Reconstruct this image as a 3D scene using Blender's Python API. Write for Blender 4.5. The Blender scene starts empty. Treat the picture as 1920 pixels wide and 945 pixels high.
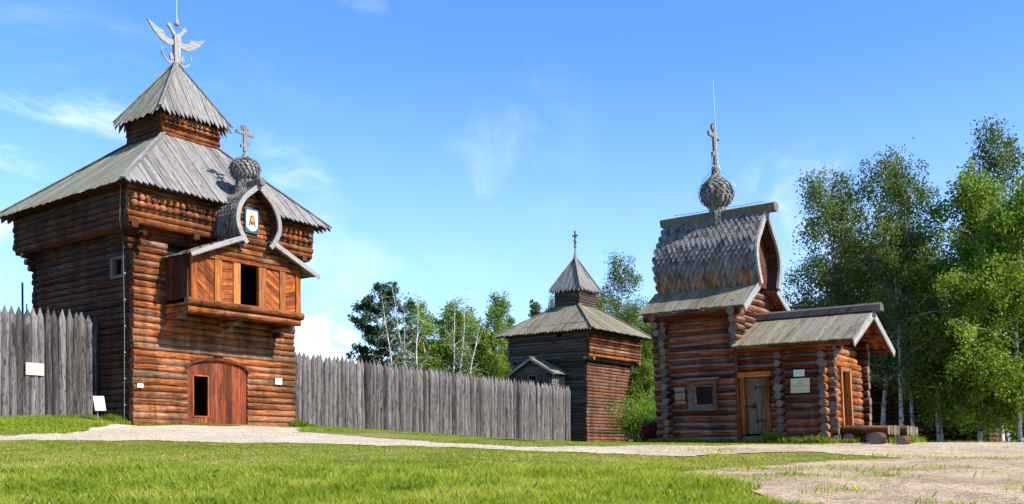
import bpy, math, random
import numpy as np
from mathutils import Vector, Matrix

rng = random.Random(7)
npr = np.random.default_rng(11)
scene = bpy.context.scene
COL = scene.collection

# ------------------------------------------------------------------ camera, sky, sun, exposure
# the eye is the origin (z = 0 is eye level); the ground rises from the viewer towards the stockade
cam_d = bpy.data.cameras.new("camera")
cam_d.sensor_width = 36.0
cam_d.lens = 33.88
cam_d.shift_y = 0.194
cam_d.clip_start = 0.1
cam_d.clip_end = 6000
cam = bpy.data.objects.new("camera", cam_d)
cam.location = (0, 0, 0)
cam.rotation_euler = (math.radians(90), 0, 0)
COL.objects.link(cam)
scene.camera = cam

SUN_EL = math.radians(40)
SUN_AZ = Vector((0.8727, -0.4879, 0)).normalized()
S = Vector((SUN_AZ.x * math.cos(SUN_EL), SUN_AZ.y * math.cos(SUN_EL), math.sin(SUN_EL)))
sun_d = bpy.data.lights.new("sun", 'SUN')
sun_d.energy = 5.0
sun_d.angle = math.radians(0.5)
sun_d.color = (1.0, 0.95, 0.86)
sun = bpy.data.objects.new("sun", sun_d)
sun.rotation_euler = (-S).to_track_quat('-Z', 'Y').to_euler()
sun.location = (30, -10, 40)
COL.objects.link(sun)

scene.view_settings.view_transform = 'Standard'
scene.view_settings.look = 'None'
scene.view_settings.gamma = 1.0
scene.view_settings.use_curve_mapping = False
scene.view_settings.exposure = 0.90

world = bpy.data.worlds.new("World")
scene.world = world
world.use_nodes = True


class NT:
    """small node-tree helper"""
    def __init__(self, tree):
        self.t = tree
        tree.nodes.clear()

    def n(self, kind, **kw):
        nd = self.t.nodes.new(kind)
        for k, v in kw.items():
            setattr(nd, k, v)
        return nd

    def put(self, sock, val):
        if val is None:
            return
        if isinstance(val, bpy.types.NodeSocket):
            self.t.links.new(val, sock)
        else:
            sock.default_value = val

    def math(self, op, a, b=None, c=None, clamp=False):
        nd = self.n('ShaderNodeMath', operation=op, use_clamp=clamp)
        self.put(nd.inputs[0], a)
        if b is not None:
            self.put(nd.inputs[1], b)
        if c is not None:
            self.put(nd.inputs[2], c)
        return nd.outputs[0]

    def vmath(self, op, a, b=None, out=0):
        nd = self.n('ShaderNodeVectorMath', operation=op)
        self.put(nd.inputs[0], a)
        if b is not None:
            self.put(nd.inputs[1], b)
        return nd.outputs[out]

    def maprange(self, v, a, b, c=0.0, d=1.0, smooth=True):
        nd = self.n('ShaderNodeMapRange', interpolation_type='SMOOTHSTEP' if smooth else 'LINEAR')
        self.put(nd.inputs[0], v)
        for i, x in zip((1, 2, 3, 4), (a, b, c, d)):
            self.put(nd.inputs[i], x)
        return nd.outputs[0]

    def mix(self, f, a, b, blend='MIX'):
        nd = self.n('ShaderNodeMix', data_type='RGBA', blend_type=blend)
        nd.clamp_factor = True
        self.put(nd.inputs[0], f)
        self.put(nd.inputs[6], a)
        self.put(nd.inputs[7], b)
        return nd.outputs[2]

    def noise(self, vec, scale=1.0, detail=4.0, rough=0.55, dist=0.0, out=0):
        nd = self.n('ShaderNodeTexNoise')
        self.put(nd.inputs['Vector'], vec)
        self.put(nd.inputs['Scale'], scale)
        self.put(nd.inputs['Detail'], detail)
        self.put(nd.inputs['Roughness'], rough)
        self.put(nd.inputs['Distortion'], dist)
        return nd.outputs[out]

    def comb(self, x, y, z):
        nd = self.n('ShaderNodeCombineXYZ')
        self.put(nd.inputs[0], x); self.put(nd.inputs[1], y); self.put(nd.inputs[2], z)
        return nd.outputs[0]

    def sep(self, v):
        nd = self.n('ShaderNodeSeparateXYZ')
        self.put(nd.inputs[0], v)
        return nd.outputs

    def ramp(self, f, stops):
        nd = self.n('ShaderNodeValToRGB')
        el = nd.color_ramp.elements
        while len(el) < len(stops):
            el.new(0.5)
        for e, (p, c) in zip(el, stops):
            e.position = p
            e.color = (*c, 1)
        self.put(nd.inputs[0], f)
        return nd.outputs[0]


# sky: Nishita plus thin cirrus that sits at fixed directions of the sky
w = NT(world.node_tree)
sky = w.n('ShaderNodeTexSky', sky_type='NISHITA')
sky.sun_disc = False
sky.sun_elevation = SUN_EL
sky.sun_rotation = math.atan2(SUN_AZ.x, SUN_AZ.y)
sky.altitude = 400
sky.air_density = 1.0
sky.dust_density = 0.6
sky.ozone_density = 2.5
tc = w.n('ShaderNodeTexCoord')
dirv = w.vmath('NORMALIZE', tc.outputs['Generated'])
xs = w.sep(dirv)


def sky_dir(px, py):
    return Vector(((px - 960) / 1807.0, 1.0, (845 - py) / 1807.0)).normalized()


def blob(px, py, rx, ry, rot, amp):
    """soft elliptical region of sky round one direction"""
    d = sky_dir(px, py)
    right = Vector((d.y, -d.x, 0)).normalized()
    up = right.cross(d)
    c, s_ = math.cos(math.radians(rot)), math.sin(math.radians(rot))
    a1 = (right * c + up * s_) / (rx / 1807.0)
    a2 = (up * c - right * s_) / (ry / 1807.0)
    p = w.vmath('DOT_PRODUCT', w.vmath('SUBTRACT', dirv, tuple(d)), tuple(a1), out=1)
    q = w.vmath('DOT_PRODUCT', w.vmath('SUBTRACT', dirv, tuple(d)), tuple(a2), out=1)
    r2 = w.math('ADD', w.math('MULTIPLY', p, p), w.math('MULTIPLY', q, q))
    g = w.maprange(r2, 0.0, 1.0, amp, 0.0)
    return g


warp = w.noise(dirv, 5.0, 3.0, 0.6, out=1)
wv = w.vmath('ADD', dirv, w.vmath('MULTIPLY', w.vmath('SUBTRACT', warp, (0.5, 0.5, 0.5)), (0.10, 0.10, 0.10)))
streak = w.noise(w.vmath('MULTIPLY', wv, (6.0, 6.0, 26.0)), 1.0, 7.0, 0.62, 0.3)
puff = w.noise(w.vmath('MULTIPLY', wv, (14.0, 14.0, 18.0)), 1.0, 7.0, 0.6, 0.4)
streak = w.maprange(streak, 0.40, 0.72)
puff = w.maprange(puff, 0.40, 0.62)
acc_s = None
for b in [(120, 198, 230, 40, -9, .75), (50, 305, 160, 26, -12, .75), (110, 145, 90, 24, -5, .35),
          (560, 330, 130, 60, -50, .35), (300, 90, 500, 60, -8, .12)]:
    g = blob(*b)
    acc_s = g if acc_s is None else w.math('ADD', acc_s, g)
acc_w = blob(935, 300, 230, 120, 66, .08)
wisp = w.maprange(w.noise(w.vmath('MULTIPLY', wv, (30.0, 30.0, 9.0)), 1.0, 7.0, .65, .8), .42, .70)
acc_p = w.math('MULTIPLY', acc_w, wisp)
for b in [(940, 350, 260, 150, 50, .07), (30, 500, 130, 100, 0, 1.0),
          (620, 640, 180, 62, 0, 1.0), (1480, 480, 170, 160, 0, .25), (1480, 330, 120, 60, 20, .22),
          (680, 5, 60, 20, -10, .12), (560, 560, 300, 200, 0, .2)]:
    g = blob(*b)
    acc_p = g if acc_p is None else w.math('ADD', acc_p, g)
cl = w.math('ADD', w.math('MULTIPLY', streak, acc_s), w.math('MULTIPLY', puff, acc_p), clamp=True)
hz = w.maprange(xs[2], 0.0, 0.40, 0.50, 0.0)      # whitish band of thin high haze low in the sky
tint = w.mix(1.0, sky.outputs[0], (.69, 1.13, 1.62, 1), 'MULTIPLY')
skc = w.mix(hz, tint, (5.6, 7.0, 9.4, 1))
skc = w.mix(w.math('MULTIPLY', cl, 0.8), skc, (8.6, 9.0, 9.8, 1))
bg = w.n('ShaderNodeBackground')
w.put(bg.inputs[0], skc)
bg.inputs[1].default_value = 0.10
wo = w.n('ShaderNodeOutputWorld')
w.put(wo.inputs[0], bg.outputs[0])

# ------------------------------------------------------------------ mesh builder
UV_ = Vector((0.6046, 0.7965, 0)).normalized()      # local x of every building: recedes to the right
VV_ = Vector((-UV_.y, UV_.x, 0))                    # local y of every building: recedes to the left
ROT = math.atan2(UV_.y, UV_.x)


class MB:
    def __init__(self):
        self.v = []; self.f = []; self.uv = []; self.r = []; self.m = []; self.s = []

    def face(self, idx, uvs, rnd=0.5, mat=0, smooth=False):
        self.f.append(idx); self.uv.extend(uvs); self.r.append(rnd); self.m.append(mat); self.s.append(smooth)

    def build(self, name, mats, parent=None, zb=0.0, shear=None, loc=None):
        me = bpy.data.meshes.new(name)
        vs = [tuple(p) for p in self.v]
        if shear:
            k, z0 = shear
            vs = [(x - .6046 * k * (z - z0), y + .7965 * k * (z - z0), z) for x, y, z in vs]
        if zb:
            vs = [(x, y, z - zb) for x, y, z in vs]
        me.from_pydata(vs, [], self.f)
        uvl = me.uv_layers.new(name="UVMap")
        uvl.data.foreach_set("uv", np.array(self.uv, dtype=np.float32).ravel())
        at = me.attributes.new("rnd", 'FLOAT', 'FACE')
        at.data.foreach_set("value", np.array(self.r, dtype=np.float32))
        me.polygons.foreach_set("material_index", np.array(self.m, dtype=np.int32))
        me.polygons.foreach_set("use_smooth", np.array(self.s, dtype=bool))
        if not isinstance(mats, (list, tuple)):
            mats = [mats]
        for m in mats:
            me.materials.append(m)
        me.update()
        o = bpy.data.objects.new(name, me)
        if parent is not None:
            o.parent = parent
        if loc is not None:
            o.location = loc
        COL.objects.link(o)
        return o

    # extruded polygon; pts = list of Vectors (planar), ext = extrusion vector, grain = unit vector along the wood
    def prism(self, pts, ext, grain, rnd=None, mat=0, side_mat=None):
        rnd = rng.random() if rnd is None else rnd
        ext = Vector(ext); grain = Vector(grain).normalized()
        pts = [Vector(p) for p in pts]
        nrm = ext.normalized() if ext.length > 0 else Vector((0, 0, 1))
        cr = nrm.cross(grain)
        if cr.length < 1e-4:
            cr = grain.orthogonal()
        cr.normalize()
        off = rng.random() * 37
        # outward orientation
        a = Vector((0, 0, 0))
        for i in range(len(pts)):
            a += pts[i].cross(pts[(i + 1) % len(pts)])
        if a.dot(ext) > 0:
            pts = pts[::-1]
        n = len(pts); b = len(self.v)
        self.v += pts + [p + ext for p in pts]
        U = lambda p: (p.dot(grain) + off, p.dot(cr) + off * .37)
        sm = mat if side_mat is None else side_mat
        self.face(list(range(b, b + n)), [U(p) for p in pts], rnd, mat)
        self.face(list(range(b + 2 * n - 1, b + n - 1, -1)), [U(p + ext) for p in reversed(pts)], rnd, mat)
        for i in range(n):
            j = (i + 1) % n
            p, q = pts[i], pts[j]
            quad = [b + j, b + i, b + n + i, b + n + j]
            uu = []
            for pp, dz in ((q, 0), (p, 0), (p, 1), (q, 1)):
                u0, v0 = U(pp)
                uu.append((u0, v0 + dz * ext.length))
            self.face(quad, uu, rnd, sm)

    def box(self, x0, x1, y0, y1, z0, z1, grain=(1, 0, 0), rnd=None, mat=0):
        g = Vector(grain)
        if abs(g.z) > .5:
            self.prism([(x0, y0, z0), (x1, y0, z0), (x1, y0, z1), (x0, y0, z1)], (0, y1 - y0, 0), g, rnd, mat)
        elif abs(g.x) > .5:
            self.prism([(x0, y0, z0), (x1, y0, z0), (x1, y0, z1), (x0, y0, z1)], (0, y1 - y0, 0), g, rnd, mat)
        else:
            self.prism([(x0, y0, z0), (x0, y1, z0), (x0, y1, z1), (x0, y0, z1)], (x1 - x0, 0, 0), g, rnd, mat)

    def beam(self, p0, p1, w_, h_, up=(0, 0, 1), rnd=None, mat=0):
        p0, p1 = Vector(p0), Vector(p1)
        d = (p1 - p0).normalized(); up = Vector(up)
        sd = d.cross(up).normalized(); u2 = sd.cross(d).normalized()
        a = [p0 + sd * w_ / 2 + u2 * h_ / 2, p0 - sd * w_ / 2 + u2 * h_ / 2, p1 - sd * w_ / 2 + u2 * h_ / 2, p1 + sd * w_ / 2 + u2 * h_ / 2]
        self.prism(a, -u2 * h_, d, rnd, mat)

    # round log with a wavering radius, end grain in slot 1
    def log(self, p0, p1, r, n=10, seg=None, wob=.06, taper=.06, rnd=None, cap=1, mat=0, bend=.012, flat=1.0):
        p0, p1 = Vector(p0), Vector(p1)
        L = (p1 - p0).length
        if L < 1e-4:
            return
        rnd = rng.random() if rnd is None else rnd
        d = (p1 - p0) / L
        a = Vector((0, 0, 1)) if abs(d.z) < .9 else Vector((1, 0, 0))
        e1 = d.cross(a).normalized(); e2 = e1.cross(d).normalized()
        seg = seg or max(2, min(14, int(L / .55)))
        off = rng.random() * 50
        t0 = 1 + taper * rng.choice((-1, 1))
        t1 = 2 - t0
        bx, bz = rng.uniform(-bend, bend), rng.uniform(-bend, bend)
        ph = rng.random() * 6.3
        b = len(self.v)
        lob = [1 + rng.uniform(-.035, .035) for _ in range(n)]
        rings = []
        for i in range(seg + 1):
            t = i / seg
            rr = r * (t0 + (t1 - t0) * t) * (1 + rng.uniform(-wob, wob))
            c = p0 + d * (L * t) + e1 * (bx * math.sin(t * 3.14 + ph)) + e2 * (bz * math.sin(t * 5 + ph))
            for k in range(n):
                an = 2 * math.pi * k / n
                self.v.append(c + e1 * (math.cos(an) * rr * lob[k]) + e2 * (math.sin(an) * rr * lob[k] * flat))
            rings.append(b + i * n)
        for i in range(seg):
            u0, u1 = off + L * i / seg, off + L * (i + 1) / seg
            for k in range(n):
                k2 = (k + 1) % n
                v0, v1 = 6.283 * r * k / n, 6.283 * r * (k + 1) / n
                self.face([rings[i] + k2, rings[i] + k, rings[i + 1] + k, rings[i + 1] + k2],
                          [(u0, v1), (u0, v0), (u1, v0), (u1, v1)], rnd, mat, True)
        if cap is not None:
            for ring, sgn in ((rings[0], 1), (rings[-1], -1)):
                q = len(self.v)
                self.v += [Vector(self.v[ring + k]) for k in range(n)]
                ids = [q + k for k in range(n)]
                uvs = [(math.cos(6.283 * k / n) * .5, math.sin(6.283 * k / n) * .5) for k in range(n)]
                if sgn < 0:
                    ids.reverse(); uvs.reverse()
                self.face(ids, uvs, rnd, cap)

    def tube(self, pts, radii, n=6, rnd=.5, mat=0, cap=False):
        pts = [Vector(p) for p in pts]
        b = len(self.v); u = rng.random() * 9
        us = []
        for i, p in enumerate(pts):
            d = (pts[min(i + 1, len(pts) - 1)] - pts[max(i - 1, 0)])
            if d.length < 1e-6:
                d = Vector((0, 0, 1))
            d.normalize()
            a = Vector((0, 0, 1)) if abs(d.z) < .95 else Vector((1, 0, 0))
            if i == 0:
                e1 = d.cross(a).normalized()
            else:
                e1 = (e1 - d * e1.dot(d)).normalized()
                u += (p - pts[i - 1]).length
            e2 = e1.cross(d)
            us.append(u)
            for k in range(n):
                an = 6.2832 * k / n
                self.v.append(p + (e1 * math.cos(an) + e2 * math.sin(an)) * radii[i])
        for i in range(len(pts) - 1):
            for k in range(n):
                k2 = (k + 1) % n
                v0, v1 = 6.283 * radii[i] * k / n, 6.283 * radii[i] * (k + 1) / n
                self.face([b + i * n + k2, b + i * n + k, b + (i + 1) * n + k, b + (i + 1) * n + k2],
                          [(us[i], v1), (us[i], v0), (us[i + 1], v0), (us[i + 1], v1)], rnd, mat, True)
        if cap:
            self.face([b + k for k in range(n)], [(0, 0)] * n, rnd, mat)
            e = b + (len(pts) - 1) * n
            self.face([e + k for k in reversed(range(n))], [(0, 0)] * n, rnd, mat)

    def lathe(self, cx, cy, prof, n=20, rnd=.5, mat=0, smooth=True):
        b = len(self.v)
        for r, z in prof:
            for k in range(n):
                an = 6.2832 * k / n
                self.v.append(Vector((cx + math.cos(an) * r, cy + math.sin(an) * r, z)))
        for i in range(len(prof) - 1):
            for k in range(n):
                k2 = (k + 1) % n
                self.face([b + i * n + k, b + i * n + k2, b + (i + 1) * n + k2, b + (i + 1) * n + k],
                          [(prof[i][1], k * .1), (prof[i][1], k * .1 + .1), (prof[i + 1][1], k * .1 + .1), (prof[i + 1][1], k * .1)],
                          rnd, mat, smooth)


def empty(name, loc, rz=0.0):
    o = bpy.data.objects.new(name, None)
    o.location = loc
    o.rotation_euler = (0, 0, rz)
    o.empty_display_size = .3
    COL.objects.link(o)
    return o


def tag(o, label=None, cat=None, group=None, kind=None):
    if label: o['label'] = label
    if cat: o['category'] = cat
    if group: o['group'] = group
    if kind: o['kind'] = kind
    return o


def world_pt(cx, cy, x, y, z):
    p = Vector((cx, cy, 0)) + UV_ * x + VV_ * y
    return Vector((p.x, p.y, z))


# ------------------------------------------------------------------ materials
def principled(t, color, rough=.8, bump=None, bstr=.3, bdist=.02, spec=.3, extra=None):
    p = t.n('ShaderNodeBsdfPrincipled')
    t.put(p.inputs['Base Color'], color)
    t.put(p.inputs['Roughness'], rough)
    t.put(p.inputs['Specular IOR Level'], spec)
    if bump is not None:
        b = t.n('ShaderNodeBump')
        b.inputs['Strength'].default_value = bstr
        b.inputs['Distance'].default_value = bdist
        t.put(b.inputs['Height'], bump)
        t.put(p.inputs['Normal'], b.outputs[0])
    o = t.n('ShaderNodeOutputMaterial')
    t.put(o.inputs[0], p.outputs[0])
    return p


def new_mat(name):
    m = bpy.data.materials.new(name)
    m.use_nodes = True
    return m, NT(m.node_tree)


def wood(name, dark, mid, light, grey=(.20, .175, .16), patch=.3, top=0.0, logvar=.45, crack=.6, moss=0.0,
         rough=.75, gs=(1.1, 15.0), spec=.25, bstr=.5, objrnd=False, dist=.6, cs=24.0, stain=0.0):
    """wood with the grain along U; per-board variation from the rnd attribute, weathering by patches"""
    m, t = new_mat(name)
    uv = t.n('ShaderNodeUVMap'); uv.uv_map = "UVMap"
    at = t.n('ShaderNodeAttribute'); at.attribute_name = "rnd"
    rnd = at.outputs['Fac']
    if objrnd:
        oi = t.n('ShaderNodeObjectInfo')
        rnd = t.math('FRACT', t.math('ADD', rnd, oi.outputs['Random']))
    s_ = t.sep(uv.outputs[0])
    rz = t.math('MULTIPLY', rnd, 43.0)
    vec = t.comb(t.math('MULTIPLY', s_[0], gs[0]), t.math('MULTIPLY', s_[1], gs[1]), rz)
    grain = t.noise(vec, 1.0, 6.0, .62, dist)
    fine = t.noise(t.comb(t.math('MULTIPLY', s_[0], gs[0] * 3), t.math('MULTIPLY', s_[1], gs[1] * 6), rz), 1.0, 3.0, .6, .3)
    col = t.ramp(grain, [(.28, dark), (.5, mid), (.74, light)])
    # whole-log tone
    r2 = t.math('FRACT', t.math('MULTIPLY', rnd, 7.31))
    r3 = t.math('FRACT', t.math('MULTIPLY', rnd, 13.7))
    val = t.maprange(r2, 0, 1, 1 - logvar, 1 + logvar * .75, smooth=False)
    col = t.mix(1.0, col, t.comb(val, val, val), 'MULTIPLY')
    # grey weathered patches, long along the grain
    pn = t.noise(t.comb(t.math('MULTIPLY', s_[0], .5), t.math('MULTIPLY', s_[1], 3.2), rz), 1.0, 5.0, .6, .8)
    pf = t.maprange(t.math('ADD', pn, t.math('MULTIPLY', t.math('SUBTRACT', r3, .5), .3)), .62 - patch * .35, .72 - patch * .2)
    pf = t.math('MULTIPLY', pf, min(1.0, patch * 2.2))
    gval = t.maprange(fine, .3, .75, .62, 1.3)
    gcol = t.mix(1.0, (*grey, 1), t.comb(gval, gval, gval), 'MULTIPLY')
    col = t.mix(pf, col, gcol)
    if top > 0:
        # rain and dust turn the upward side of a log grey
        geo = t.n('ShaderNodeNewGeometry')
        nz = t.sep(geo.outputs['Normal'])[2]
        tf = t.maprange(t.math('ADD', nz, t.math('MULTIPLY', t.math('SUBTRACT', grain, .5), 1.1)), .02, .42)
        col = t.mix(t.math('MULTIPLY', tf, top), col, gcol)
    # drying cracks along the grain
    cn = t.noise(t.comb(t.math('MULTIPLY', s_[0], .8), t.math('MULTIPLY', s_[1], cs), rz), 1.0, 2.0, .5, dist)
    ck = t.maprange(t.math('ABSOLUTE', t.math('SUBTRACT', cn, .5)), 0.0, .028, 1.0, 0.0)
    col = t.mix(t.math('MULTIPLY', ck, crack), col, tuple(c * .22 for c in dark) + (1,))
    # knots
    kn = t.n('ShaderNodeTexVoronoi')
    kn.inputs['Scale'].default_value = 1.0
    t.put(kn.inputs['Vector'], t.comb(t.math('MULTIPLY', s_[0], 2.0), t.math('MULTIPLY', s_[1], 4.5), rz))
    kf = t.maprange(kn.outputs['Distance'], .06, .13, .8, 0.0)
    col = t.mix(kf, col, tuple(c * .45 for c in dark) + (1,))
    if stain > 0:
        # rain streaks and old damp, running down over several courses
        tcn = t.n('ShaderNodeTexCoord')
        sv = t.noise(t.vmath('MULTIPLY', tcn.outputs['Object'], (1.1, 1.1, .38)), 1.0, 5.0, .65, .7)
        sf = t.maprange(sv, .40, .62, 1.12, 1 - stain)
        col = t.mix(1.0, col, t.comb(sf, sf, sf), 'MULTIPLY')
    if moss > 0:
        mn = t.noise(t.comb(t.math('MULTIPLY', s_[0], .55), t.math('MULTIPLY', s_[1], .8), 3.0), 1.0, 6.0, .65, .4)
        mn2 = t.noise(t.comb(t.math('MULTIPLY', s_[0], 3.0), t.math('MULTIPLY', s_[1], 14.), 5.0), 1.0, 4.0, .6)
        mf = t.math('MULTIPLY', t.maprange(mn, .42, .56), t.maprange(mn2, .28, .52))
        col = t.mix(t.math('MULTIPLY', mf, moss), col, (.17, .165, .035, 1))
    h = t.math('ADD', t.math('MULTIPLY', grain, .8), t.math('SUBTRACT', t.math('MULTIPLY', fine, .5), t.math('MULTIPLY', ck, 1.2)))
    principled(t, col, rough, h, bstr, .02, spec)
    return m


M_LOG = wood("red_log", (.040, .010, .003), (.25, .062, .012), (.52, .175, .036), patch=.34, top=.25, grey=(.27, .175, .115), rough=.85, spec=.12, logvar=.72, stain=.5, crack=.85)
M_LOG_SHADE_OLD = wood("shaded_weathered_log", (.020, .008, .004), (.090, .026, .010), (.19, .062, .022), patch=.30, top=.75, grey=(.088, .070, .061), rough=.85, spec=.12, stain=.4)  # darker copy of the log: wall shade put into its colour, plus grey weathering
M_LOG_CH = wood("chapel_log", (.035, .009, .004), (.21, .046, .011), (.42, .115, .026), patch=.10, top=.97, grey=(.20, .170, .145), rough=.85, spec=.12, logvar=.6, stain=.4)
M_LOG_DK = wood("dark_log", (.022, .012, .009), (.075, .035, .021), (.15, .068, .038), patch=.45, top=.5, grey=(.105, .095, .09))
M_PLANK = wood("red_plank", (.060, .012, .003), (.31, .072, .010), (.64, .21, .034), patch=.06, top=0, crack=.55, rough=.7, spec=.2, gs=(.8, 13), stain=.4)
M_DOOR = wood("gate_board", (.040, .010, .005), (.17, .034, .010), (.34, .085, .022), patch=.05, top=0, crack=.5, rough=.75, gs=(.8, 13), stain=.4)
M_BROWN = wood("old_door_board", (.045, .022, .013), (.17, .085, .048), (.28, .16, .095), patch=.3, top=0, grey=(.17, .14, .12))
M_FRESH = wood("fresh_post", (.13, .036, .008), (.42, .135, .024), (.68, .27, .06), patch=.08, top=0, crack=.35, rough=.55)
M_ROOF = wood("roof_board", (.085, .075, .068), (.195, .176, .160), (.30, .278, .255), grey=(.245, .228, .212), patch=.5, top=0, logvar=.28, crack=.85, bstr=.4, spec=.12, rough=.85, gs=(.30, 13), dist=.15)
M_ROOFM = wood("mossy_roof_board", (.11, .10, .085), (.235, .22, .19), (.34, .32, .29), grey=(.29, .28, .255), patch=.5, top=0, logvar=.28, crack=.85, moss=.55, bstr=.4, spec=.12, rough=.9, gs=(.30, 13), dist=.15)
M_ROOF2 = wood("brown_roof_board", (.085, .066, .048), (.205, .172, .130), (.32, .275, .215), grey=(.235, .21, .175), patch=.45, top=0, logvar=.38, crack=.85, moss=.25, bstr=.4, spec=.12, rough=.9, gs=(.35, 13), dist=.15)
M_TRIM = wood("pale_trim", (.15, .135, .125), (.27, .25, .235), (.38, .36, .34), grey=(.32, .305, .29), patch=.4, top=0, logvar=.15, crack=.6, spec=.15, gs=(.5, 14), dist=.2)
M_STAKE = wood("stake_wood", (.046, .039, .036), (.126, .110, .104), (.210, .188, .180), grey=(.155, .139, .134), patch=.5, top=0, logvar=.65, crack=1.0, gs=(.45, 15), spec=.12, rough=.85, objrnd=True, bstr=.7, dist=.2, cs=11.0, stain=.35)
M_SHING = wood("shingle_wood", (.055, .050, .048), (.150, .138, .130), (.28, .260, .240), grey=(.21, .196, .185), patch=.5, top=0, logvar=.60, crack=.4, spec=.2, rough=.8)
M_SHING_O = wood("shingle_wood_red", (.10, .040, .016), (.27, .11, .042), (.34, .22, .14), grey=(.25, .23, .21), patch=.38, top=0, logvar=.5, crack=.4, spec=.2, rough=.8)
M_EAGLE = wood("silvered_wood", (.16, .15, .14), (.28, .265, .255), (.38, .36, .35), grey=(.31, .295, .285), patch=.4, top=0, logvar=.1, crack=.4, spec=.3, rough=.7)


def end_grain():
    m, t = new_mat("log_end_grain")
    uv = t.n('ShaderNodeUVMap'); uv.uv_map = "UVMap"
    at = t.n('ShaderNodeAttribute'); at.attribute_name = "rnd"
    ln = t.vmath('LENGTH', uv.outputs[0], out=1)
    rg = t.math('SINE', t.math('MULTIPLY', t.math('ADD', ln, t.math('MULTIPLY', t.noise(uv.outputs[0], 6.0, 2.0), .12)), 70.0))
    col = t.mix(t.maprange(rg, -1, 1, .0, .5), (.150, .112, .088, 1), (.065, .042, .030, 1))
    v = t.maprange(t.math('FRACT', t.math('MULTIPLY', at.outputs['Fac'], 5.7)), 0, 1, .55, 1.3, smooth=False)
    col = t.mix(1.0, col, t.comb(v, v, v), 'MULTIPLY')
    ck = t.maprange(t.noise(uv.outputs[0], 5.0, 4.0, .7, 1.5), .60, .64)
    col = t.mix(ck, col, (.03, .02, .015, 1))
    principled(t, col, .85, rg, .2, .01)
    return m


M_END = end_grain()


def plain(name, col, rough=.6, metal=0.0, nscale=8.0, var=.12, emit=None):
    m, t = new_mat(name)
    tcn = t.n('ShaderNodeTexCoord')
    nz = t.noise(tcn.outputs['Object'], nscale, 4.0)
    f = t.maprange(nz, .25, .75, 1 - var, 1 + var)
    c = t.mix(1.0, (*col, 1), t.comb(f, f, f), 'MULTIPLY')
    p = principled(t, c, rough, nz, .08, .01)
    p.inputs['Metallic'].default_value = metal
    return m


M_DARK = plain("dark_iron", (.03, .027, .025), .55, .6)
M_WIRE = plain("galvanised_wire", (.42, .42, .44), .4, .5)
M_BLACK = plain("dark_interior", (.012, .010, .009), .9)  # near-black standing in for the shade inside openings
M_CREAM = plain("cream_plate", (.60, .50, .33), .5, 0, 3, .05)
M_BEIGE = plain("beige_plate", (.52, .42, .26), .5, 0, 3, .05)
M_WHITE = plain("white_plate", (.62, .61, .57), .45, 0, 3, .04)
M_INK = plain("printed_ink", (.16, .13, .09), .6)
M_INKL = plain("faded_ink", (.45, .37, .25), .6)
M_TEAL = plain("teal_paint", (.012, .085, .12), .4)
M_CLOTH = plain("painted_cloth", (.62, .63, .50), .6, 0, 6, .08)
M_SKIN = plain("painted_face", (.40, .25, .10), .6)
M_HAIR = plain("painted_hair", (.10, .05, .02), .6)
M_GOLD = plain("painted_gold", (.55, .42, .14), .5)
M_MAT = plain("black_rubber", (.045, .045, .045), .8, 0, 20, .3)

# ------------------------------------------------------------------ terrain
def sm(x):
    x = np.clip(x, 0, 1)
    return x * x * (3 - 2 * x)


LY = [-400, 0, 12, 16, 20, 25, 30, 34, 38, 45, 60, 150, 4000]
LZ = [-3.0, -1.40, -.66, -.46, -.25, .03, .31, .63, .98, 1.14, 1.2, 1.2, 1.2]
RY = [-400, 0, 12, 16, 20, 24, 27, 31, 35, 45, 66, 150, 4000]
RZ = [-3.0, -1.40, -.66, -.46, -.28, -.10, .06, .225, .26, .325, .46, .6, .6]


def terrain(X, Y):
    X = np.asarray(X, float); Y = np.asarray(Y, float)
    a = 0; b = 0
    for o, wgt in ((-1.6, .15), (-.8, .22), (0, .26), (.8, .22), (1.6, .15)):
        a = a + wgt * np.interp(Y + o, LY, LZ)
        b = b + wgt * np.interp(Y + o, RY, RZ)
    wx = sm((X + 14) / 20)
    z = a * (1 - wx) + b * wx
    z = z + .27 * sm((-X - 14.5) / 3.0) * sm((Y - 31) / 4)
    z = z + .018 * np.sin(X * .55 + 1.3) * np.cos(Y * .6) * sm((60 - Y) / 20) + .012 * np.sin(X * 1.7 + Y * 1.1)
    return z


def tz(x, y):
    return float(terrain(x, y))


_Ys = np.arange(4, 140, .05)


def ground_at(px, py):
    k = (px - 960) / 1807.0
    s_ = (845 - py) / 1807.0
    zz = terrain(k * _Ys, _Ys) / _Ys
    hit = np.nonzero(zz >= s_)[0]
    Y = _Ys[hit[0]] if len(hit) else 60.0
    return (k * Y, Y)


def in_poly(X, Y, poly):
    X = np.asarray(X); Y = np.asarray(Y)
    ins = np.zeros(X.shape, bool)
    n = len(poly)
    for i in range(n):
        x0, y0 = poly[i]; x1, y1 = poly[(i + 1) % n]
        if y0 == y1:
            continue
        c = ((y0 > Y) != (y1 > Y)) & (X < (x1 - x0) * (Y - y0) / (y1 - y0) + x0)
        ins ^= c
    return ins


def rag(X, Y, a=.35):
    return (a * (np.sin(X * 2.3 + np.sin(Y * 3.1)) + np.sin(Y * 2.7 + 1.7 * np.sin(X * 1.9)) + .7 * np.sin(X * 6.1 + Y * 4.3)) / 2,
            a * (np.sin(X * 3.1 + 1.2 + np.sin(Y * 2.2)) + np.sin(Y * 3.9 + X * 1.3) + .7 * np.cos(X * 5.3 - Y * 5.9)) / 2)


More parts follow.
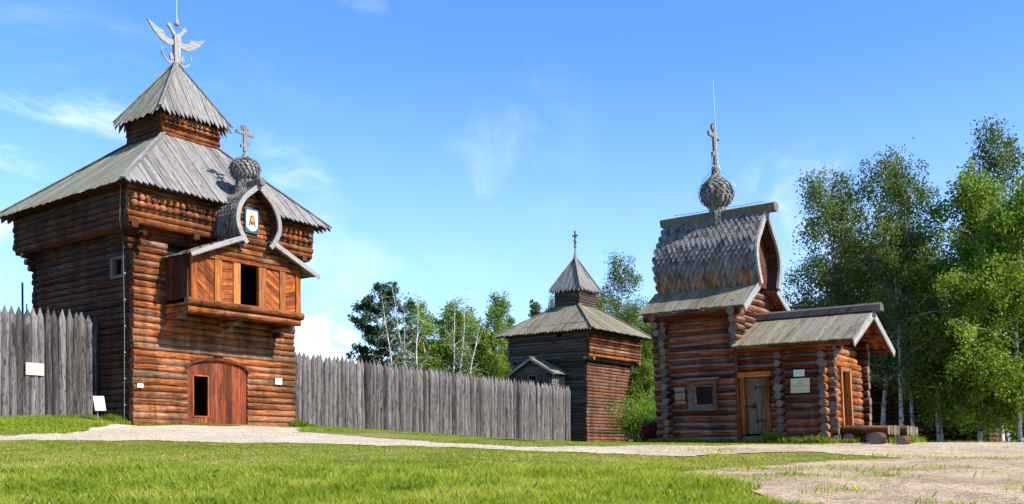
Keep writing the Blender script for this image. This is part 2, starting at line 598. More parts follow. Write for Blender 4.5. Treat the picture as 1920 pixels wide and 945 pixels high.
low = [(-500, 831), (0, 827), (300, 827), (640, 834), (800, 838.5), (950, 844.5), (1050, 849), (1280, 857), (1400, 850), (1540, 850), (1700, 860), (1830, 861), (2000, 861), (2400, 860)]
upp = [(1560, 834), (1400, 835.5), (1240, 836), (1190, 836.5), (1050, 839), (950, 838), (840, 832), (740, 825), (640, 817), (590, 813), (560, 811)]
PATH = [ground_at(*p) for p in low]
PATH += [(45, 46), (14, 46), (13.2, 33), (12.5, 30.6)]
PATH += [ground_at(*p) for p in upp]
PATH += [(-9.6, 44.5), (-14.6, 38.6), (-15.4, 38.4)]
PATH += [ground_at(*p) for p in [(205, 799), (180, 804), (150, 811), (100, 815.5), (0, 817), (-500, 819)]]
YARD = [ground_at(*p) for p in [(1300, 889), (1360, 903), (1415, 922), (1465, 944), (1515, 968), (1640, 1015), (2500, 1040), (2400, 858), (1920, 861), (1750, 860), (1650, 862), (1560, 867), (1480, 875), (1370, 881)]]


def draped(name, poly, cell, lift, mat, rg):
    P = np.array(poly)
    x0, y0 = P.min(0) - 1; x1, y1 = P.max(0) + 1
    xs_ = np.arange(x0, x1, cell); ys_ = np.arange(y0, y1, cell)
    gx, gy = np.meshgrid(xs_, ys_)
    cx, cy = gx[:-1, :-1] + cell / 2, gy[:-1, :-1] + cell / 2
    jx, jy = rag(cx, cy, rg)
    ins = in_poly(cx + jx, cy + jy, poly)
    idx = -np.ones(gx.shape, int)
    vs, fs = [], []
    zz = terrain(gx, gy) + lift
    for i, j in zip(*np.nonzero(ins)):
        q = []
        for a, b in ((i, j), (i, j + 1), (i + 1, j + 1), (i + 1, j)):
            if idx[a, b] < 0:
                idx[a, b] = len(vs)
                vs.append((gx[a, b], gy[a, b], zz[a, b]))
            q.append(int(idx[a, b]))
        fs.append(q)
    me = bpy.data.meshes.new(name)
    me.from_pydata(vs, [], fs)
    me.polygons.foreach_set("use_smooth", np.ones(len(fs), bool))
    me.materials.append(mat)
    o = bpy.data.objects.new(name, me)
    COL.objects.link(o)
    tag(o, kind='structure')
    return o


def soil_mat():
    m, t = new_mat("grass_ground")
    g = t.n('ShaderNodeNewGeometry')
    P = g.outputs['Position']
    a = t.noise(P, .35, 5.0, .6, .5)
    b = t.noise(P, 4.0, 6.0, .65, .3)
    c = t.noise(P, 40.0, 4.0, .6)
    col = t.mix(t.maprange(b, .35, .65), (.10, .13, .022, 1), (.17, .18, .04, 1))
    col = t.mix(t.math('MULTIPLY', t.maprange(a, .45, .62), .8), col, (.27, .22, .10, 1))
    col = t.mix(t.math('MULTIPLY', t.maprange(c, .35, .7), .5), col, (.05, .07, .015, 1))
    principled(t, col, .95, c, .6, .05, .1)
    return m


def gravel_mat(name, c0, c1, c2, big=1.0):
    m, t = new_mat(name)
    g = t.n('ShaderNodeNewGeometry')
    P = g.outputs['Position']
    a = t.noise(P, .5 * big, 5.0, .6, .6)
    b = t.noise(P, 6.0, 6.0, .7)
    v = t.n('ShaderNodeTexVoronoi'); v.inputs['Scale'].default_value = 26.0
    t.put(v.inputs['Vector'], P)
    vv = t.sep(v.outputs['Color'])[0]
    col = t.mix(t.maprange(a, .35, .65), (*c0, 1), (*c1, 1))
    if name == "path_gravel":
        # the gravel of the path gives way to trodden brown earth towards the chapel
        xx_ = t.math('ADD', t.sep(P)[0], t.math('MULTIPLY', t.math('SUBTRACT', t.noise(P, .8, 4.0), .5), 7.0))
        col = t.mix(t.maprange(xx_, -2.0, 7.0), col, t.mix(t.maprange(a, .35, .65), (.48, .36, .235, 1), (.33, .235, .145, 1)))
    col = t.mix(t.math('MULTIPLY', t.maprange(b, .4, .7), .55), col, (*c2, 1))
    k = t.maprange(vv, 0, 1, .55, 1.40, smooth=False)
    col = t.mix(1.0, col, t.comb(k, k, k), 'MULTIPLY')
    h = t.math('ADD', t.math('MULTIPLY', v.outputs['Distance'], -1.2), t.math('MULTIPLY', b, 1.0))
    principled(t, col, .95, h, .55, .03, .1)
    return m


M_SOIL = soil_mat()
M_PATH = gravel_mat("path_gravel", (.50, .41, .30), (.41, .33, .235), (.52, .44, .34))
M_YARD = gravel_mat("yard_gravel", (.43, .315, .205), (.24, .165, .10), (.43, .325, .22), 1.0)


def coords(a, b, fine, lim):
    o = list(np.arange(a, b + 1e-6, fine)); st = fine
    x = b
    while x < lim:
        st *= 1.35; x += st; o.append(x)
    x = a; st = fine
    while x > -lim:
        st *= 1.35; x -= st; o.insert(0, x)
    return np.array(o)


gxs, gys = coords(-40, 42, .45, 2500), coords(0, 90, .45, 2500)
gx, gy = np.meshgrid(gxs, gys)
gz = terrain(gx, gy)
ny, nx = gx.shape
me = bpy.data.meshes.new("ground")
ids = np.arange(nx * ny).reshape(ny, nx)
quads = np.stack([ids[:-1, :-1], ids[:-1, 1:], ids[1:, 1:], ids[1:, :-1]], -1).reshape(-1, 4)
me.from_pydata(np.stack([gx, gy, gz], -1).reshape(-1, 3).tolist(), [], quads.tolist())
me.polygons.foreach_set("use_smooth", np.ones(len(quads), bool))
me.materials.append(M_SOIL)
ground = bpy.data.objects.new("ground", me)
COL.objects.link(ground)
tag(ground, kind='structure')
draped("footpath", PATH, .16, .022, M_PATH, .22)
draped("gravel_yard", YARD, .12, .034, M_YARD, .28)


# ------------------------------------------------------------------ timber helpers (building-local axes)
def log_wall(mb, axis, plane, sgn, t0, t1, z0, z1, dia, ext=(.12, .12), off=0.0, holes=(), wob=.07, rag_=.03, cap=1, n=10, bend=.012, rf=1.0):
    pitch = dia * .90
    k = max(1, round((z1 - z0) / pitch))
    pitch = (z1 - z0) / k
    for i in range(k + (1 if off else 0)):
        zc = z0 + (i + .5 - off) * pitch
        if zc < z0 - .02:
            zc = z0 + .02
        r = dia / 2 * rng.uniform(.97, 1.06) * rf
        segs = [(t0 - ext[0] + rng.uniform(-rag_, rag_), t1 + ext[1] + rng.uniform(-rag_, rag_))]
        for h in holes:
            hv = h(zc) if callable(h) else ((h[0], h[1]) if h[2] < zc < h[3] else None)
            if hv is None:
                continue
            ns = []
            for a, b in segs:
                if hv[1] <= a or hv[0] >= b:
                    ns.append((a, b))
                else:
                    if hv[0] > a + .05: ns.append((a, hv[0]))
                    if hv[1] < b - .05: ns.append((hv[1], b))
            segs = ns
        rnd = rng.random()
        for a, b in segs:
            c = plane + sgn * dia / 2 + rng.uniform(-.012, .012)
            if axis == 'x':
                mb.log((a, c, zc), (b, c, zc), r, n=n, wob=wob, rnd=rnd, cap=cap, bend=bend)
            else:
                mb.log((c, a, zc), (c, b, zc), r, n=n, wob=wob, rnd=rnd, cap=cap, bend=bend)


def log_box(parent, name, h, z0, z1, dia, mats, ext=.10, holes_front=(), holes_left=(), zb=0, labels=None, wob=.07):
    """four log walls round the local origin; each wall is a part"""
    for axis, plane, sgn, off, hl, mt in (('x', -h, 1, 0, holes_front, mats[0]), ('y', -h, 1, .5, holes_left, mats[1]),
                                         ('x', h, -1, 0, (), mats[1]), ('y', h, -1, .5, (), mats[0])):  # second material paints the walls turned from the sun darker, as shade
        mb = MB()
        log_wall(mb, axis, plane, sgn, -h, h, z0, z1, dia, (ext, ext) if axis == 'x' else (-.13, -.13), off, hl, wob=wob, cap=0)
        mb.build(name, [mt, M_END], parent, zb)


def clip_poly(poly, box):
    """Sutherland-Hodgman against an axis box (x0,x1,y0,y1) in 2D"""
    x0, x1, y0, y1 = box
    for ax, lim, keep in ((0, x0, 1), (0, x1, -1), (1, y0, 1), (1, y1, -1)):
        out = []
        n = len(poly)
        for i in range(n):
            p, q = poly[i], poly[(i + 1) % n]
            a, b = (p[ax] - lim) * keep, (q[ax] - lim) * keep
            if a >= 0:
                out.append(p)
            if (a >= 0) != (b >= 0):
                f = a / (a - b)
                out.append((p[0] + (q[0] - p[0]) * f, p[1] + (q[1] - p[1]) * f))
        poly = out
        if len(poly) < 3:
            return []
    return poly


def slanted_panel(mb, x0, x1, z0, z1, y, thick, slope, pw=.16):
    """a panel of slanting boards in the plane y, front face towards -y"""
    c = -8.0
    d = Vector((1, 0, slope)).normalized()
    while c < 12:
        w_ = pw * rng.uniform(.85, 1.15)
        za, zb_ = c, c + w_ - .006
        poly = [(x0 - 1, za + slope * -1), (x1 + 1, za + slope * (x1 - x0 + 1)), (x1 + 1, zb_ + slope * (x1 - x0 + 1)), (x0 - 1, zb_ + slope * -1)]
        poly = clip_poly(poly, (x0, x1, z0, z1))
        if poly:
            dy = rng.uniform(-.008, .008)
            mb.prism([(p[0], y + dy, p[1]) for p in poly], (0, thick, 0), d)
        c += w_


def pyramid_roof(mb, h0, z0, h1, z1, bw, tip=.16, thick=.045, mossy=(), double=True):
    """boards running down four slopes, lower ends cut to points; slot 1 is the mossy board"""
    sl = (z1 - z0) / (h0 - h1)
    sides = [((0, -1), (1, 0)), ((-1, 0), (0, -1)), ((0, 1), (-1, 0)), ((1, 0), (0, 1))]
    for si, (nn, ee) in enumerate(sides):
        nv = Vector((nn[0], nn[1], 0)); ev = Vector((ee[0], ee[1], 0))
        down = (nv - Vector((0, 0, sl))).normalized()
        sn = (nv * sl + Vector((0, 0, 1))).normalized()
        P = lambda t, h, lift=0: nv * h + ev * t + Vector((0, 0, z0 + (h0 - h) * sl)) + sn * lift
        k = max(3, round(2 * h0 / bw)); b_ = 2 * h0 / k
        for layer in ((0, 1) if double else (0,)):
            for i in range(k):
                ta = -h0 + i * b_ + .008; tb = ta + b_ - .016
                if layer:
                    ta += b_ / 2; tb += b_ / 2
                    if tb > h0: continue
                tm = (ta + tb) / 2
                jl = rng.uniform(-.05, .05); lift = rng.uniform(-.012, .014) - layer * .062
                q = tip * rng.uniform(.8, 1.15)
                ua, ub = max(abs(ta), h1), max(abs(tb), h1)
                if layer:
                    ua = ub = max(h0 - .9, ua, ub)
                    ua = max(ua, abs(ta)); ub = max(ub, abs(tb))
                hb = h0 + jl
                pts = [P(ta, hb, lift), P(ta + b_ * .12, hb + q * .35, lift), P(tm + b_ * .03, hb + q, lift), P(tb - b_ * .10, hb + q * .30, lift), P(tb, hb, lift)]
                if ta < 0 < tb and h1 < abs(ta):
                    pts += [P(tb, ub, lift), P(0, h1 if not layer else ua, lift), P(ta, ua, lift)]
                else:
                    pts += [P(tb, ub, lift), P(ta, ua, lift)]
                mb.prism(pts, -sn * thick, down, None, 1 if si in mossy else 0)


def hip_caps(mb, h0, z0, h1, z1, w_=.2, th=.05, mat=0, over=.12):
    for sx, sy in ((-1, -1), (1, -1), (-1, 1), (1, 1)):
        p1 = Vector((sx * h1, sy * h1, z1 + .05)); p0 = Vector((sx * h0, sy * h0, z0 + .05))
        d = (p0 - p1).normalized()
        mb.beam(p0 + d * over, p1, w_, th, mat=mat)


def barrels(mb, x0, x1, y, z, r, step, frac=.72, axis='x'):
    """a log cut into a row of rounded beads (carved cornice)"""
    k = max(2, round((x1 - x0) / step)); st = (x1 - x0) / k
    for i in range(k):
        c = x0 + (i + .5) * st; hw = st * frac / 2
        rr = r * rng.uniform(.9, 1.08)
        xs_ = [c - hw, c - hw * .8, c - hw * .3, c + hw * .3, c + hw * .8, c + hw]
        rs = [rr * .45, rr * .82, rr, rr, rr * .82, rr * .45]
        pts = [(x, y, z) if axis == 'x' else (y, x, z) for x in xs_]
        mb.tube(pts, rs, 8, rng.random(), 0, True)
    p0, p1 = ((x0, y, z), (x1, y, z)) if axis == 'x' else ((y, x0, z), (y, x1, z))
    mb.log(p0, p1, r * .45, n=8, cap=None)


def catmull(pts, per=8):
    out = []
    P = [pts[0]] + list(pts) + [pts[-1]]
    for i in range(1, len(P) - 2):
        for k in range(per):
            t = k / per
            q = []
            for c in range(2):
                a, b, d, e = P[i - 1][c], P[i][c], P[i + 1][c], P[i + 2][c]
                q.append(.5 * ((2 * b) + (-a + d) * t + (2 * a - 5 * b + 4 * d - e) * t * t + (-a + 3 * b - 3 * d + e) * t ** 3))
            out.append(tuple(q))
    out.append(tuple(pts[-1]))
    return out


def shingle(mb, top, down, side, nrm, w_, L, lift=.035, rnd=None, mat=0, th=.028):
    """one carved aspen shingle with a stepped foot"""
    top = Vector(top)
    dn = (down * L + nrm * lift)
    W = side * (w_ / 2)
    st = [(.98, 0), (.98, .52), (.58, .52), (.58, .74), (.22, .74), (.22, 1.0)]
    pts = [top + W * a + dn * b for a, b in st] + [top - W * a + dn * b for a, b in reversed(st)]
    mb.prism(pts, nrm * th, down, rnd, mat)


def bochka(parent, prof, xc, y0, y1, zb, mats, shear=None, row=.17, sw=.17, name="barrel_roof", trim_w=.15, both=False, low_z=None):
    """ogee barrel roof along local y, from y0 (front) to y1; prof = half profile (half width, z) from base to peak"""
    cv = catmull(prof, 10)
    mb = MB()
    for sg in (-1, 1):                       # the sheathing
        for i in range(len(cv) - 1):
            (w0, z0), (w1, z1) = cv[i], cv[i + 1]
            a = Vector((xc + sg * w0, y0 + .05, z0)); b = Vector((xc + sg * w1, y0 + .05, z1))
            d = b - a
            nn = Vector((sg * d.z, 0, -sg * d.x))
            nn = Vector((sg * abs(d.z), 0, -d.x * sg if False else (0)))
            nn = Vector((sg * (z1 - z0), 0, -(w1 - w0))).normalized()
            mb.prism([a, b, b + Vector((0, y1 - y0 - .05, 0)), a + Vector((0, y1 - y0 - .05, 0))], -nn * .05, (0, 1, 0), None, 2)
        # shingle rows from the bottom up
        s_acc = 0.0; L = [0.0]
        for i in range(len(cv) - 1):
            L.append(L[-1] + math.hypot(cv[i + 1][0] - cv[i][0], cv[i + 1][1] - cv[i][1]))
        tot = L[-1]; nrow = int(tot / row)
        for r_ in range(nrow + 1):
            s0 = min(tot - .02, (r_ + 1) * row)     # top of shingle
            j = max(i for i in range(len(L)) if L[i] <= s0)
            j = min(j, len(cv) - 2)
            f = (s0 - L[j]) / max(1e-6, L[j + 1] - L[j])
            wz = (cv[j][0] + (cv[j + 1][0] - cv[j][0]) * f, cv[j][1] + (cv[j + 1][1] - cv[j][1]) * f)
            dw, dz = cv[j + 1][0] - cv[j][0], cv[j + 1][1] - cv[j][1]
            ln = math.hypot(dw, dz)
            down = Vector((-sg * dw / ln, 0, -dz / ln))
            nn = Vector((sg * dz / ln, 0, -dw / ln))
            ncol = int((y1 - y0) / sw)
            for c in range(ncol + 1):
                yy = y0 + (c + (.5 if r_ % 2 else 0)) * sw
                if yy < y0 + .02 or yy > y1: continue
                top = Vector((xc + sg * wz[0], yy, wz[1])) + nn * .008
                mt = 1 if (low_z and wz[1] < low_z + rng.uniform(-.15, .15)) else 0
                shingle(mb, top, down, Vector((0, 1, 0)), nn, sw * 1.0, row * 1.9, .026 + rng.uniform(0, .012), None, mt)
    mb.build(name, mats, parent, zb, shear)
    tr = MB()
    for yy in ([y0, y1] if both else [y0]):
        for sg in (-1, 1):
            for i in range(len(cv) - 1):
                (w0, z0), (w1, z1) = cv[i], cv[i + 1]
                t0 = (w1 - w0, z1 - z0)
                if i + 2 < len(cv): t1 = (cv[i + 2][0] - w1, cv[i + 2][1] - z1)
                else: t1 = t0
                def off(wz, tt, o):
                    l = math.hypot(*tt)
                    return (max(-.0, wz[0] + o * tt[1] / l), wz[1] - o * tt[0] / l)
                p, q = off((w0, z0), t0, .045), off((w1, z1), t1, .045)
                pi, qi = off((w0, z0), t0, -trim_w), off((w1, z1), t1, -trim_w)
                ya = yy - .045 if yy == y0 else yy - .045
                pts = [Vector((xc + sg * a, ya, b)) for a, b in (p, q, qi, pi)]
                mb_r = .5 + .1 * sg
                tr.prism(pts, (0, .09, 0), (sg * t0[0], 0, t0[1]), mb_r)
    tr.build("arch_board", M_TRIM, parent, zb, shear)
    return cv


def width_at(cv, z):
    best = 0
    for i in range(len(cv) - 1):
        (w0, z0), (w1, z1) = cv[i], cv[i + 1]
        if (z0 - z) * (z1 - z) <= 0 and z0 != z1:
            best = max(best, w0 + (w1 - w0) * (z - z0) / (z1 - z0))
    return best


def onion(parent, x, y, prof_neck, prof_bulb, zb, cross_z, cross_h, arm, mats, shear=None, row=.13, nsh=20, name="cupola"):
    """shingled neck and onion with an iron-hard wooden cross; cross is a sub-part"""
    mb = MB()
    full = catmull(prof_bulb, 8)
    mb.lathe(x, y, prof_neck, 18, .3, 2)
    mb.lathe(x, y, full, 22, .3, 2)
    def rows(cv, row_, n, wscale):
        L = [0.0]
        for i in range(len(cv) - 1):
            L.append(L[-1] + math.hypot(cv[i + 1][0] - cv[i][0], cv[i + 1][1] - cv[i][1]))
        k = int(L[-1] / row_)
        for r_ in range(1, k + 1):
            s0 = r_ * row_
            j = min(max(i for i in range(len(L)) if L[i] <= s0), len(cv) - 2)
            f = (s0 - L[j]) / max(1e-6, L[j + 1] - L[j])
            R = cv[j][0] + (cv[j + 1][0] - cv[j][0]) * f; Z = cv[j][1] + (cv[j + 1][1] - cv[j][1]) * f
            dr, dz = cv[j + 1][0] - cv[j][0], cv[j + 1][1] - cv[j][1]; ln = math.hypot(dr, dz)
            if R < .05: continue
            nn_ = max(6, int(6.283 * R / wscale))
            for c in range(nn_):
                an = 6.2832 * (c + (.5 if r_ % 2 else 0)) / nn_
                er = Vector((math.cos(an), math.sin(an), 0)); sd = Vector((-er.y, er.x, 0))
                down = er * (-dr / ln) - Vector((0, 0, dz / ln))
                nr = er * (dz / ln) - Vector((0, 0, dr / ln))
                shingle(mb, Vector((x, y, Z)) + er * R + nr * .006, down, sd, nr, 6.283 * R / nn_ * 1.05, row_ * 1.9, .04, None, 1 if (nr.z > .35 and len(mats) > 3 and False) else 0)
    rows(full, row, nsh, .17)
    rows([(r, z) for r, z in prof_neck], .15, 12, .14)
    cu = mb.build(name, mats, parent, zb, shear)
    cr = MB()
    z = cross_z
    b = arm * .080
    cr.lathe(x, y, [(.11, z - .14), (.12, z - .02), (.06, z + .02), (.06, z + .08), (.10, z + .12), (.05, z + .17)], 10, .4, 0)
    cr.box(x - b, x + b, y - .045, y + .045, z + .1, z + cross_h, (0, 0, 1), .4)
    zz = z + cross_h * .72
    cr.box(x - arm / 2, x - b - .002, y - .04, y + .04, zz - b, zz + b, (1, 0, 0), .5)
    cr.box(x + b + .002, x + arm / 2, y - .04, y + .04, zz - b, zz + b, (1, 0, 0), .5)
    zz = z + cross_h * .90
    cr.box(x - arm * .2, x - b - .002, y - .04, y + .04, zz - b, zz + b, (1, 0, 0), .5)
    cr.box(x + b + .002, x + arm * .2, y - .04, y + .04, zz - b, zz + b, (1, 0, 0), .5)
    zz = z + cross_h * .33
    for sg in (-1, 1):
        x_a, x_b = x + sg * (b + .002), x + sg * arm * .24
        dz = .10 * (-sg) * -1
        cr.prism([(x_a, y - .04, zz - b + dz * .4), (x_b, y - .04, zz - b + dz), (x_b, y - .04, zz + b + dz), (x_a, y - .04, zz + b + dz * .4)], (0, .08, 0), (1, 0, 0), .5)
    cr.build("cross", M_SHING, cu, 0, None).location = (0, 0, 0)
    # child meshes are authored in the same building axes
    ch = [o for o in cu.children][0]
    me_ = ch.data
    for v in me_.vertices:
        vx, vy, vz = v.co
        if shear:
            k, z0 = shear
            vx -= .6046 * k * (vz - z0); vy += .7965 * k * (vz - z0)
        v.co = (vx, vy, vz - zb)
    return cu


def toothed(mb, p0, p1, width, thick_v, tooth=.07, step=.13, rnd=.4):
    """barge board from p0 down to p1, its lower edge cut into teeth; thick_v = thickness vector"""
    p0, p1 = Vector(p0), Vector(p1)
    d = p1 - p0; L = d.length; d = d / L
    tv = Vector(thick_v)
    dn = d.cross(tv).normalized()
    if dn.z > 0: dn = -dn
    k = max(3, int(L / step)); st = L / k
    # body as one strip, each tooth its own small wedge butted under it
    mb.prism([p0, p1, p1 + dn * width, p0 + dn * width], tv, d, rnd)
    for i in range(k):
        a = p0 + d * (i * st + .006) + dn * (width + .001); b = p0 + d * ((i + 1) * st - .006) + dn * (width + .001)
        mb.prism([a, b, (a + b) / 2 + dn * tooth + d * .02], tv, d, rnd)


def board_slope(mb, A, B, C, D, bw=.24, th=.04, tip=.0, lift_j=.006, mat=0):
    """boards from the eave A-B up to the ridge D-C"""
    A, B, C, D = map(Vector, (A, B, C, D))
    nrm = (B - A).cross(D - A).normalized()
    if nrm.z < 0: nrm = -nrm
    L = (B - A).length; k = max(2, round(L / bw))
    for i in range(k):
        f0, f1 = i / k + .004 / L, (i + 1) / k - .004 / L
        lo0, lo1 = A.lerp(B, f0), A.lerp(B, f1); hi0, hi1 = D.lerp(C, f0), D.lerp(C, f1)
        dn = (lo0 - hi0).normalized()
        j = rng.uniform(-.03, .03); li = nrm * rng.uniform(-lift_j, lift_j)
        pts = [hi0 + li, lo0 + dn * j + li]
        if tip:
            pts.append((lo0 + lo1) / 2 + dn * (j + tip) + li)
        pts += [lo1 + dn * j + li, hi1 + li]
        mb.prism(pts, -nrm * th, dn, None, mat)


# ------------------------------------------------------------------ the gate tower
TC = (-15.8, 44.0)
A_ = 4.08; B_ = 4.65
ZB = 1.0
tower = empty("gate_tower", (TC[0], TC[1], ZB), ROT)
tag(tower, "large two-tiered log gate tower with wooden eagle on its roof and balcony over the gate", "tower")

gx0, gx1 = 2.45 - A_, 5.51 - A_


def gate_hole(zc):
    if zc > 3.95: return None
    if zc < 3.42: return (gx0, gx1)
    q = (zc - 3.42) / .50
    hw = (gx1 - gx0) / 2 * math.sqrt(max(0, 1 - q * q))
    c = (gx0 + gx1) / 2
    return (c - hw, c + hw) if hw > .2 else None


# small window in the left wall: frame 190-222 px; centre param
wy0, wy1, wz0, wz1 = .78 - A_, 1.52 - A_, 7.10, 7.72
log_box(tower, "wall", A_, .72, 9.05, .31, (M_LOG, M_LOG_SHADE_OLD), .015, (gate_hole, (1.5 - A_, 6.9 - A_, 6.2, 8.6)), ((wy0, wy1, wz0 - .1, wz1 + .1),), ZB, wob=.09)
log_box(tower, "upper_wall", B_, 8.92, 10.75, .29, (M_LOG, M_LOG_SHADE_OLD), .015, (), (), ZB)
log_box(tower, "turret_wall", 1.46, 13.55, 15.15, .235, (M_LOG, M_LOG_SHADE_OLD), .01, (), (), ZB)
mb = MB()
mb.box(-B_ + .1, B_ - .1, -B_ + .1, B_ - .1, 8.99, 9.08, (1, 0, 0), .3)
for x_ in (-B_ + .25, B_ - .5, -1.6, 1.6):
    mb.beam((x_, -B_ - .04, 8.86), (x_, B_ + .04, 8.86), .26, .22, rnd=.4)
for x_ in (-A_ + .15,):
    for k_ in range(3):
        ln = .55 - .16 * k_
        mb.log((x_, -A_ - ln, 8.62 - .27 * k_), (x_, -A_ + .3, 8.62 - .27 * k_), .115, cap=0)
        mb.log((-A_ - ln, x_, 8.66 - .27 * k_), (-A_ + .3, x_, 8.66 - .27 * k_), .115, cap=0)
        mb.log((A_ - .15, -A_ - ln, 8.62 - .27 * k_), (A_ - .15, -A_ + .3, 8.62 - .27 * k_), .115, cap=0)
        mb.log((-A_ - ln, A_ - .15, 8.66 - .27 * k_), (-A_ + .3, A_ - .15, 8.66 - .27 * k_), .14)
mb.build("overhang_beams", [M_LOG_SHADE_OLD, M_END], tower, ZB)
mb = MB()
for zc, st in ((9.95, .31), (9.68, .31)):
    barrels(mb, -B_ + .05, B_ - .05, -B_ - .05, zc, .145, st, .80)
mb.build("carved_cornice", [M_LOG], tower, ZB)
mb = MB()
barrels(mb, -1.44, 1.44, -1.53, 14.52, .10, .30)
barrels(mb, -1.44, 1.44, -1.53, 14.33, .10, .30)
mb.build("carved_cornice", [M_LOG], tower, ZB)
mb = MB()
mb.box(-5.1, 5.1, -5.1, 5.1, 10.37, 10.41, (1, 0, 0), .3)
mb.build("soffit", M_LOG_SHADE_OLD, tower, ZB)
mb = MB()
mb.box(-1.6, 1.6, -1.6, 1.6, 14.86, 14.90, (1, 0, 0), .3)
mb.build("soffit", M_LOG_SHADE_OLD, tower, ZB)
mb = MB()
pyramid_roof(mb, 5.2, 10.46, 1.44, 13.80, .27, .20, mossy=(1,), double=False)
hip_caps(mb, 5.2, 10.42, 1.44, 13.80, .20, .05)
mb.build("roof", [M_ROOF, M_ROOFM], tower, ZB)
mb = MB()
pyramid_roof(mb, 1.80, 14.90, .05, 17.66, .22, .20, mossy=(1,), double=False)
hip_caps(mb, 1.80, 14.90, .05, 17.66, .13, .05)
mb.build("turret_roof", [M_ROOF, M_ROOFM], tower, ZB)

# eagle: carved flat boards on a post, wings along local x
eg = MB()
zt = 17.45
eg.prism([(-.13, -.11, zt), (.13, -.11, zt), (.17, -.11, 18.9), (0, -.11, 18.98), (-.17, -.11, 18.9)], (0, .22, 0), (0, 0, 1), .4)
for sg in (-1, 1):
    neck = [(.02, 18.99), (.17, 18.915), (.30, 19.08), (.40, 19.22), (.52, 19.27), (.50, 19.34), (.40, 19.40), (.31, 19.36), (.25, 19.22)]
    eg.prism([(sg * a, -.05, b) for a, b in neck], (0, .10, 0), (sg * .5, 0, 1), .5)
    wing = [(.135, 18.72), (.38, 18.68), (.56, 18.74), (.66, 18.84), (.70, 18.96), (1.02, 19.02), (1.50, 19.22), (1.36, 19.02), (1.20, 18.83), (1.02, 18.68), (.78, 18.50), (.52, 18.39), (.32, 18.40), (.145, 18.48)]
    half = [wing[0], wing[1], wing[2], wing[11], wing[12], wing[13]]
    eg.prism([(sg * a, -.035, b) for a, b in half], (0, .07, 0), (1, 0, 0), .5)
    half = [wing[2], wing[3], wing[4], wing[9], wing[10], wing[11]]
    eg.prism([(sg * a, -.034, b) for a, b in half], (0, .068, 0), (1, 0, 0), .5)
    half = [wing[4], wing[5], wing[6], wing[7], wing[8], wing[9]]
    eg.prism([(sg * a, -.033, b) for a, b in half], (0, .066, 0), (1, 0, 0), .5)
    tal = catmull([(.14, 17.72), (.24, 17.62), (.42, 17.60), (.60, 17.72), (.74, 17.86)], 4)
    wd = [.17, .17, .16, .14, .12, .11, .10, .09, .08, .08, .07, .07, .06, .06, .06, .06, .05]
    for i in range(len(tal) - 1):
        (a0, b0), (a1, b1) = tal[i], tal[i + 1]
        eg.prism([(sg * a0, -.03, b0), (sg * a1, -.03, b1), (sg * (a1 - .02), -.03, b1 + wd[i + 1]), (sg * (a0 - .02), -.03, b0 + wd[i])], (0, .06, 0), (1, 0, 0), .5)
    eg.prism([(sg * .15, -.045, 17.86), (sg * .24, -.045, 18.08), (sg * .33, -.045, 18.06), (sg * .38, -.045, 17.92), (sg * .30, -.045, 17.74)], (0, .09, 0), (0, 0, 1), .5)
    eg.tube([(sg * .75, 0, 17.88), (sg * .77, 0, 18.05), (sg * .75, 0, 18.2)], [.04, .03, .045], 6, .5, 0, True)
    eg.tube([(sg * .33, 0, 19.3), (sg * .20, 0, 19.42), (sg * .06, 0, 19.44)], [.012] * 3, 5, .2)
eg.lathe(0, 0, [(.01, 19.36), (.11, 19.42), (.13, 19.52), (.07, 19.60), (.10, 19.66), (.01, 19.75)], 10, .5)
eagle = eg.build("eagle_finial", M_EAGLE, tower, ZB)
mb = MB()
mb.tube([(0, 0, 19.7), (.01, 0, 22.6)], [.02, .012], 6)
mb.build("lightning_rod", M_WIRE, eagle)
for v in eagle.children[0].data.vertices:
    v.co.z -= ZB

# gate
mb = MB()
gy = -A_ + .10
nb = 12
c_g = (gx0 + gx1) / 2; hw_g = (gx1 - gx0) / 2
wk0, wk1, wkz0, wkz1 = 2.80 - A_, 3.48 - A_, 1.48, 3.14


def arch_z(x):
    q = (x - c_g) / hw_g
    return 3.42 + .44 * math.sqrt(max(0, 1 - q * q))


edges = [gx0 + .01, gx0 + .17, wk0, (wk0 + wk1) / 2, wk1, wk1 + .14, wk1 + .30]
while edges[-1] < gx1 - .3:
    edges.append(edges[-1] + rng.uniform(.20, .26))
edges.append(gx1 - .01)
mb1, mb2 = MB(), MB()
for a, b in zip(edges[:-1], edges[1:]):
    a2, b2 = a + .004, b - .004
    tgt = mb1 if b <= wk1 + .31 else mb2
    yy = gy + rng.uniform(-.008, .008)
    if wk0 - .001 <= a and b <= wk1 + .001:
        tgt.prism([(a2, yy, .93), (b2, yy, .93), (b2, yy, wkz0), (a2, yy, wkz0)], (0, .06, 0), (0, 0, 1), .8)
        tgt.prism([(a2, yy, wkz1), (b2, yy, wkz1), (b2, yy, arch_z(b2)), (a2, yy, arch_z(a2))], (0, .06, 0), (0, 0, 1), .6)
    else:
        tgt.prism([(a2, yy, .93), (b2, yy, .93), (b2, yy, arch_z(b2)), ((a2 + b2) / 2, yy, arch_z((a2 + b2) / 2)), (a2, yy, arch_z(a2))], (0, .06, 0), (0, 0, 1))
mb1.build("gate_leaf", M_DOOR, tower, ZB)
mb2.build("gate_leaf", M_DOOR, tower, ZB)
mb = MB()
for zc in (3.16,):
    mb.box(wk0 - .03, wk1 + .03, gy - .03, gy - .012, wkz1 + .01, wkz1 + .06, (1, 0, 0), .5)
mb.box(wk0 - .07, wk0 - .005, gy - .03, gy - .012, wkz0 - .04, wkz1 + .06, (0, 0, 1), .5)
mb.box(wk1 + .005, wk1 + .07, gy - .03, gy - .012, wkz0 - .04, wkz1 + .06, (0, 0, 1), .5)
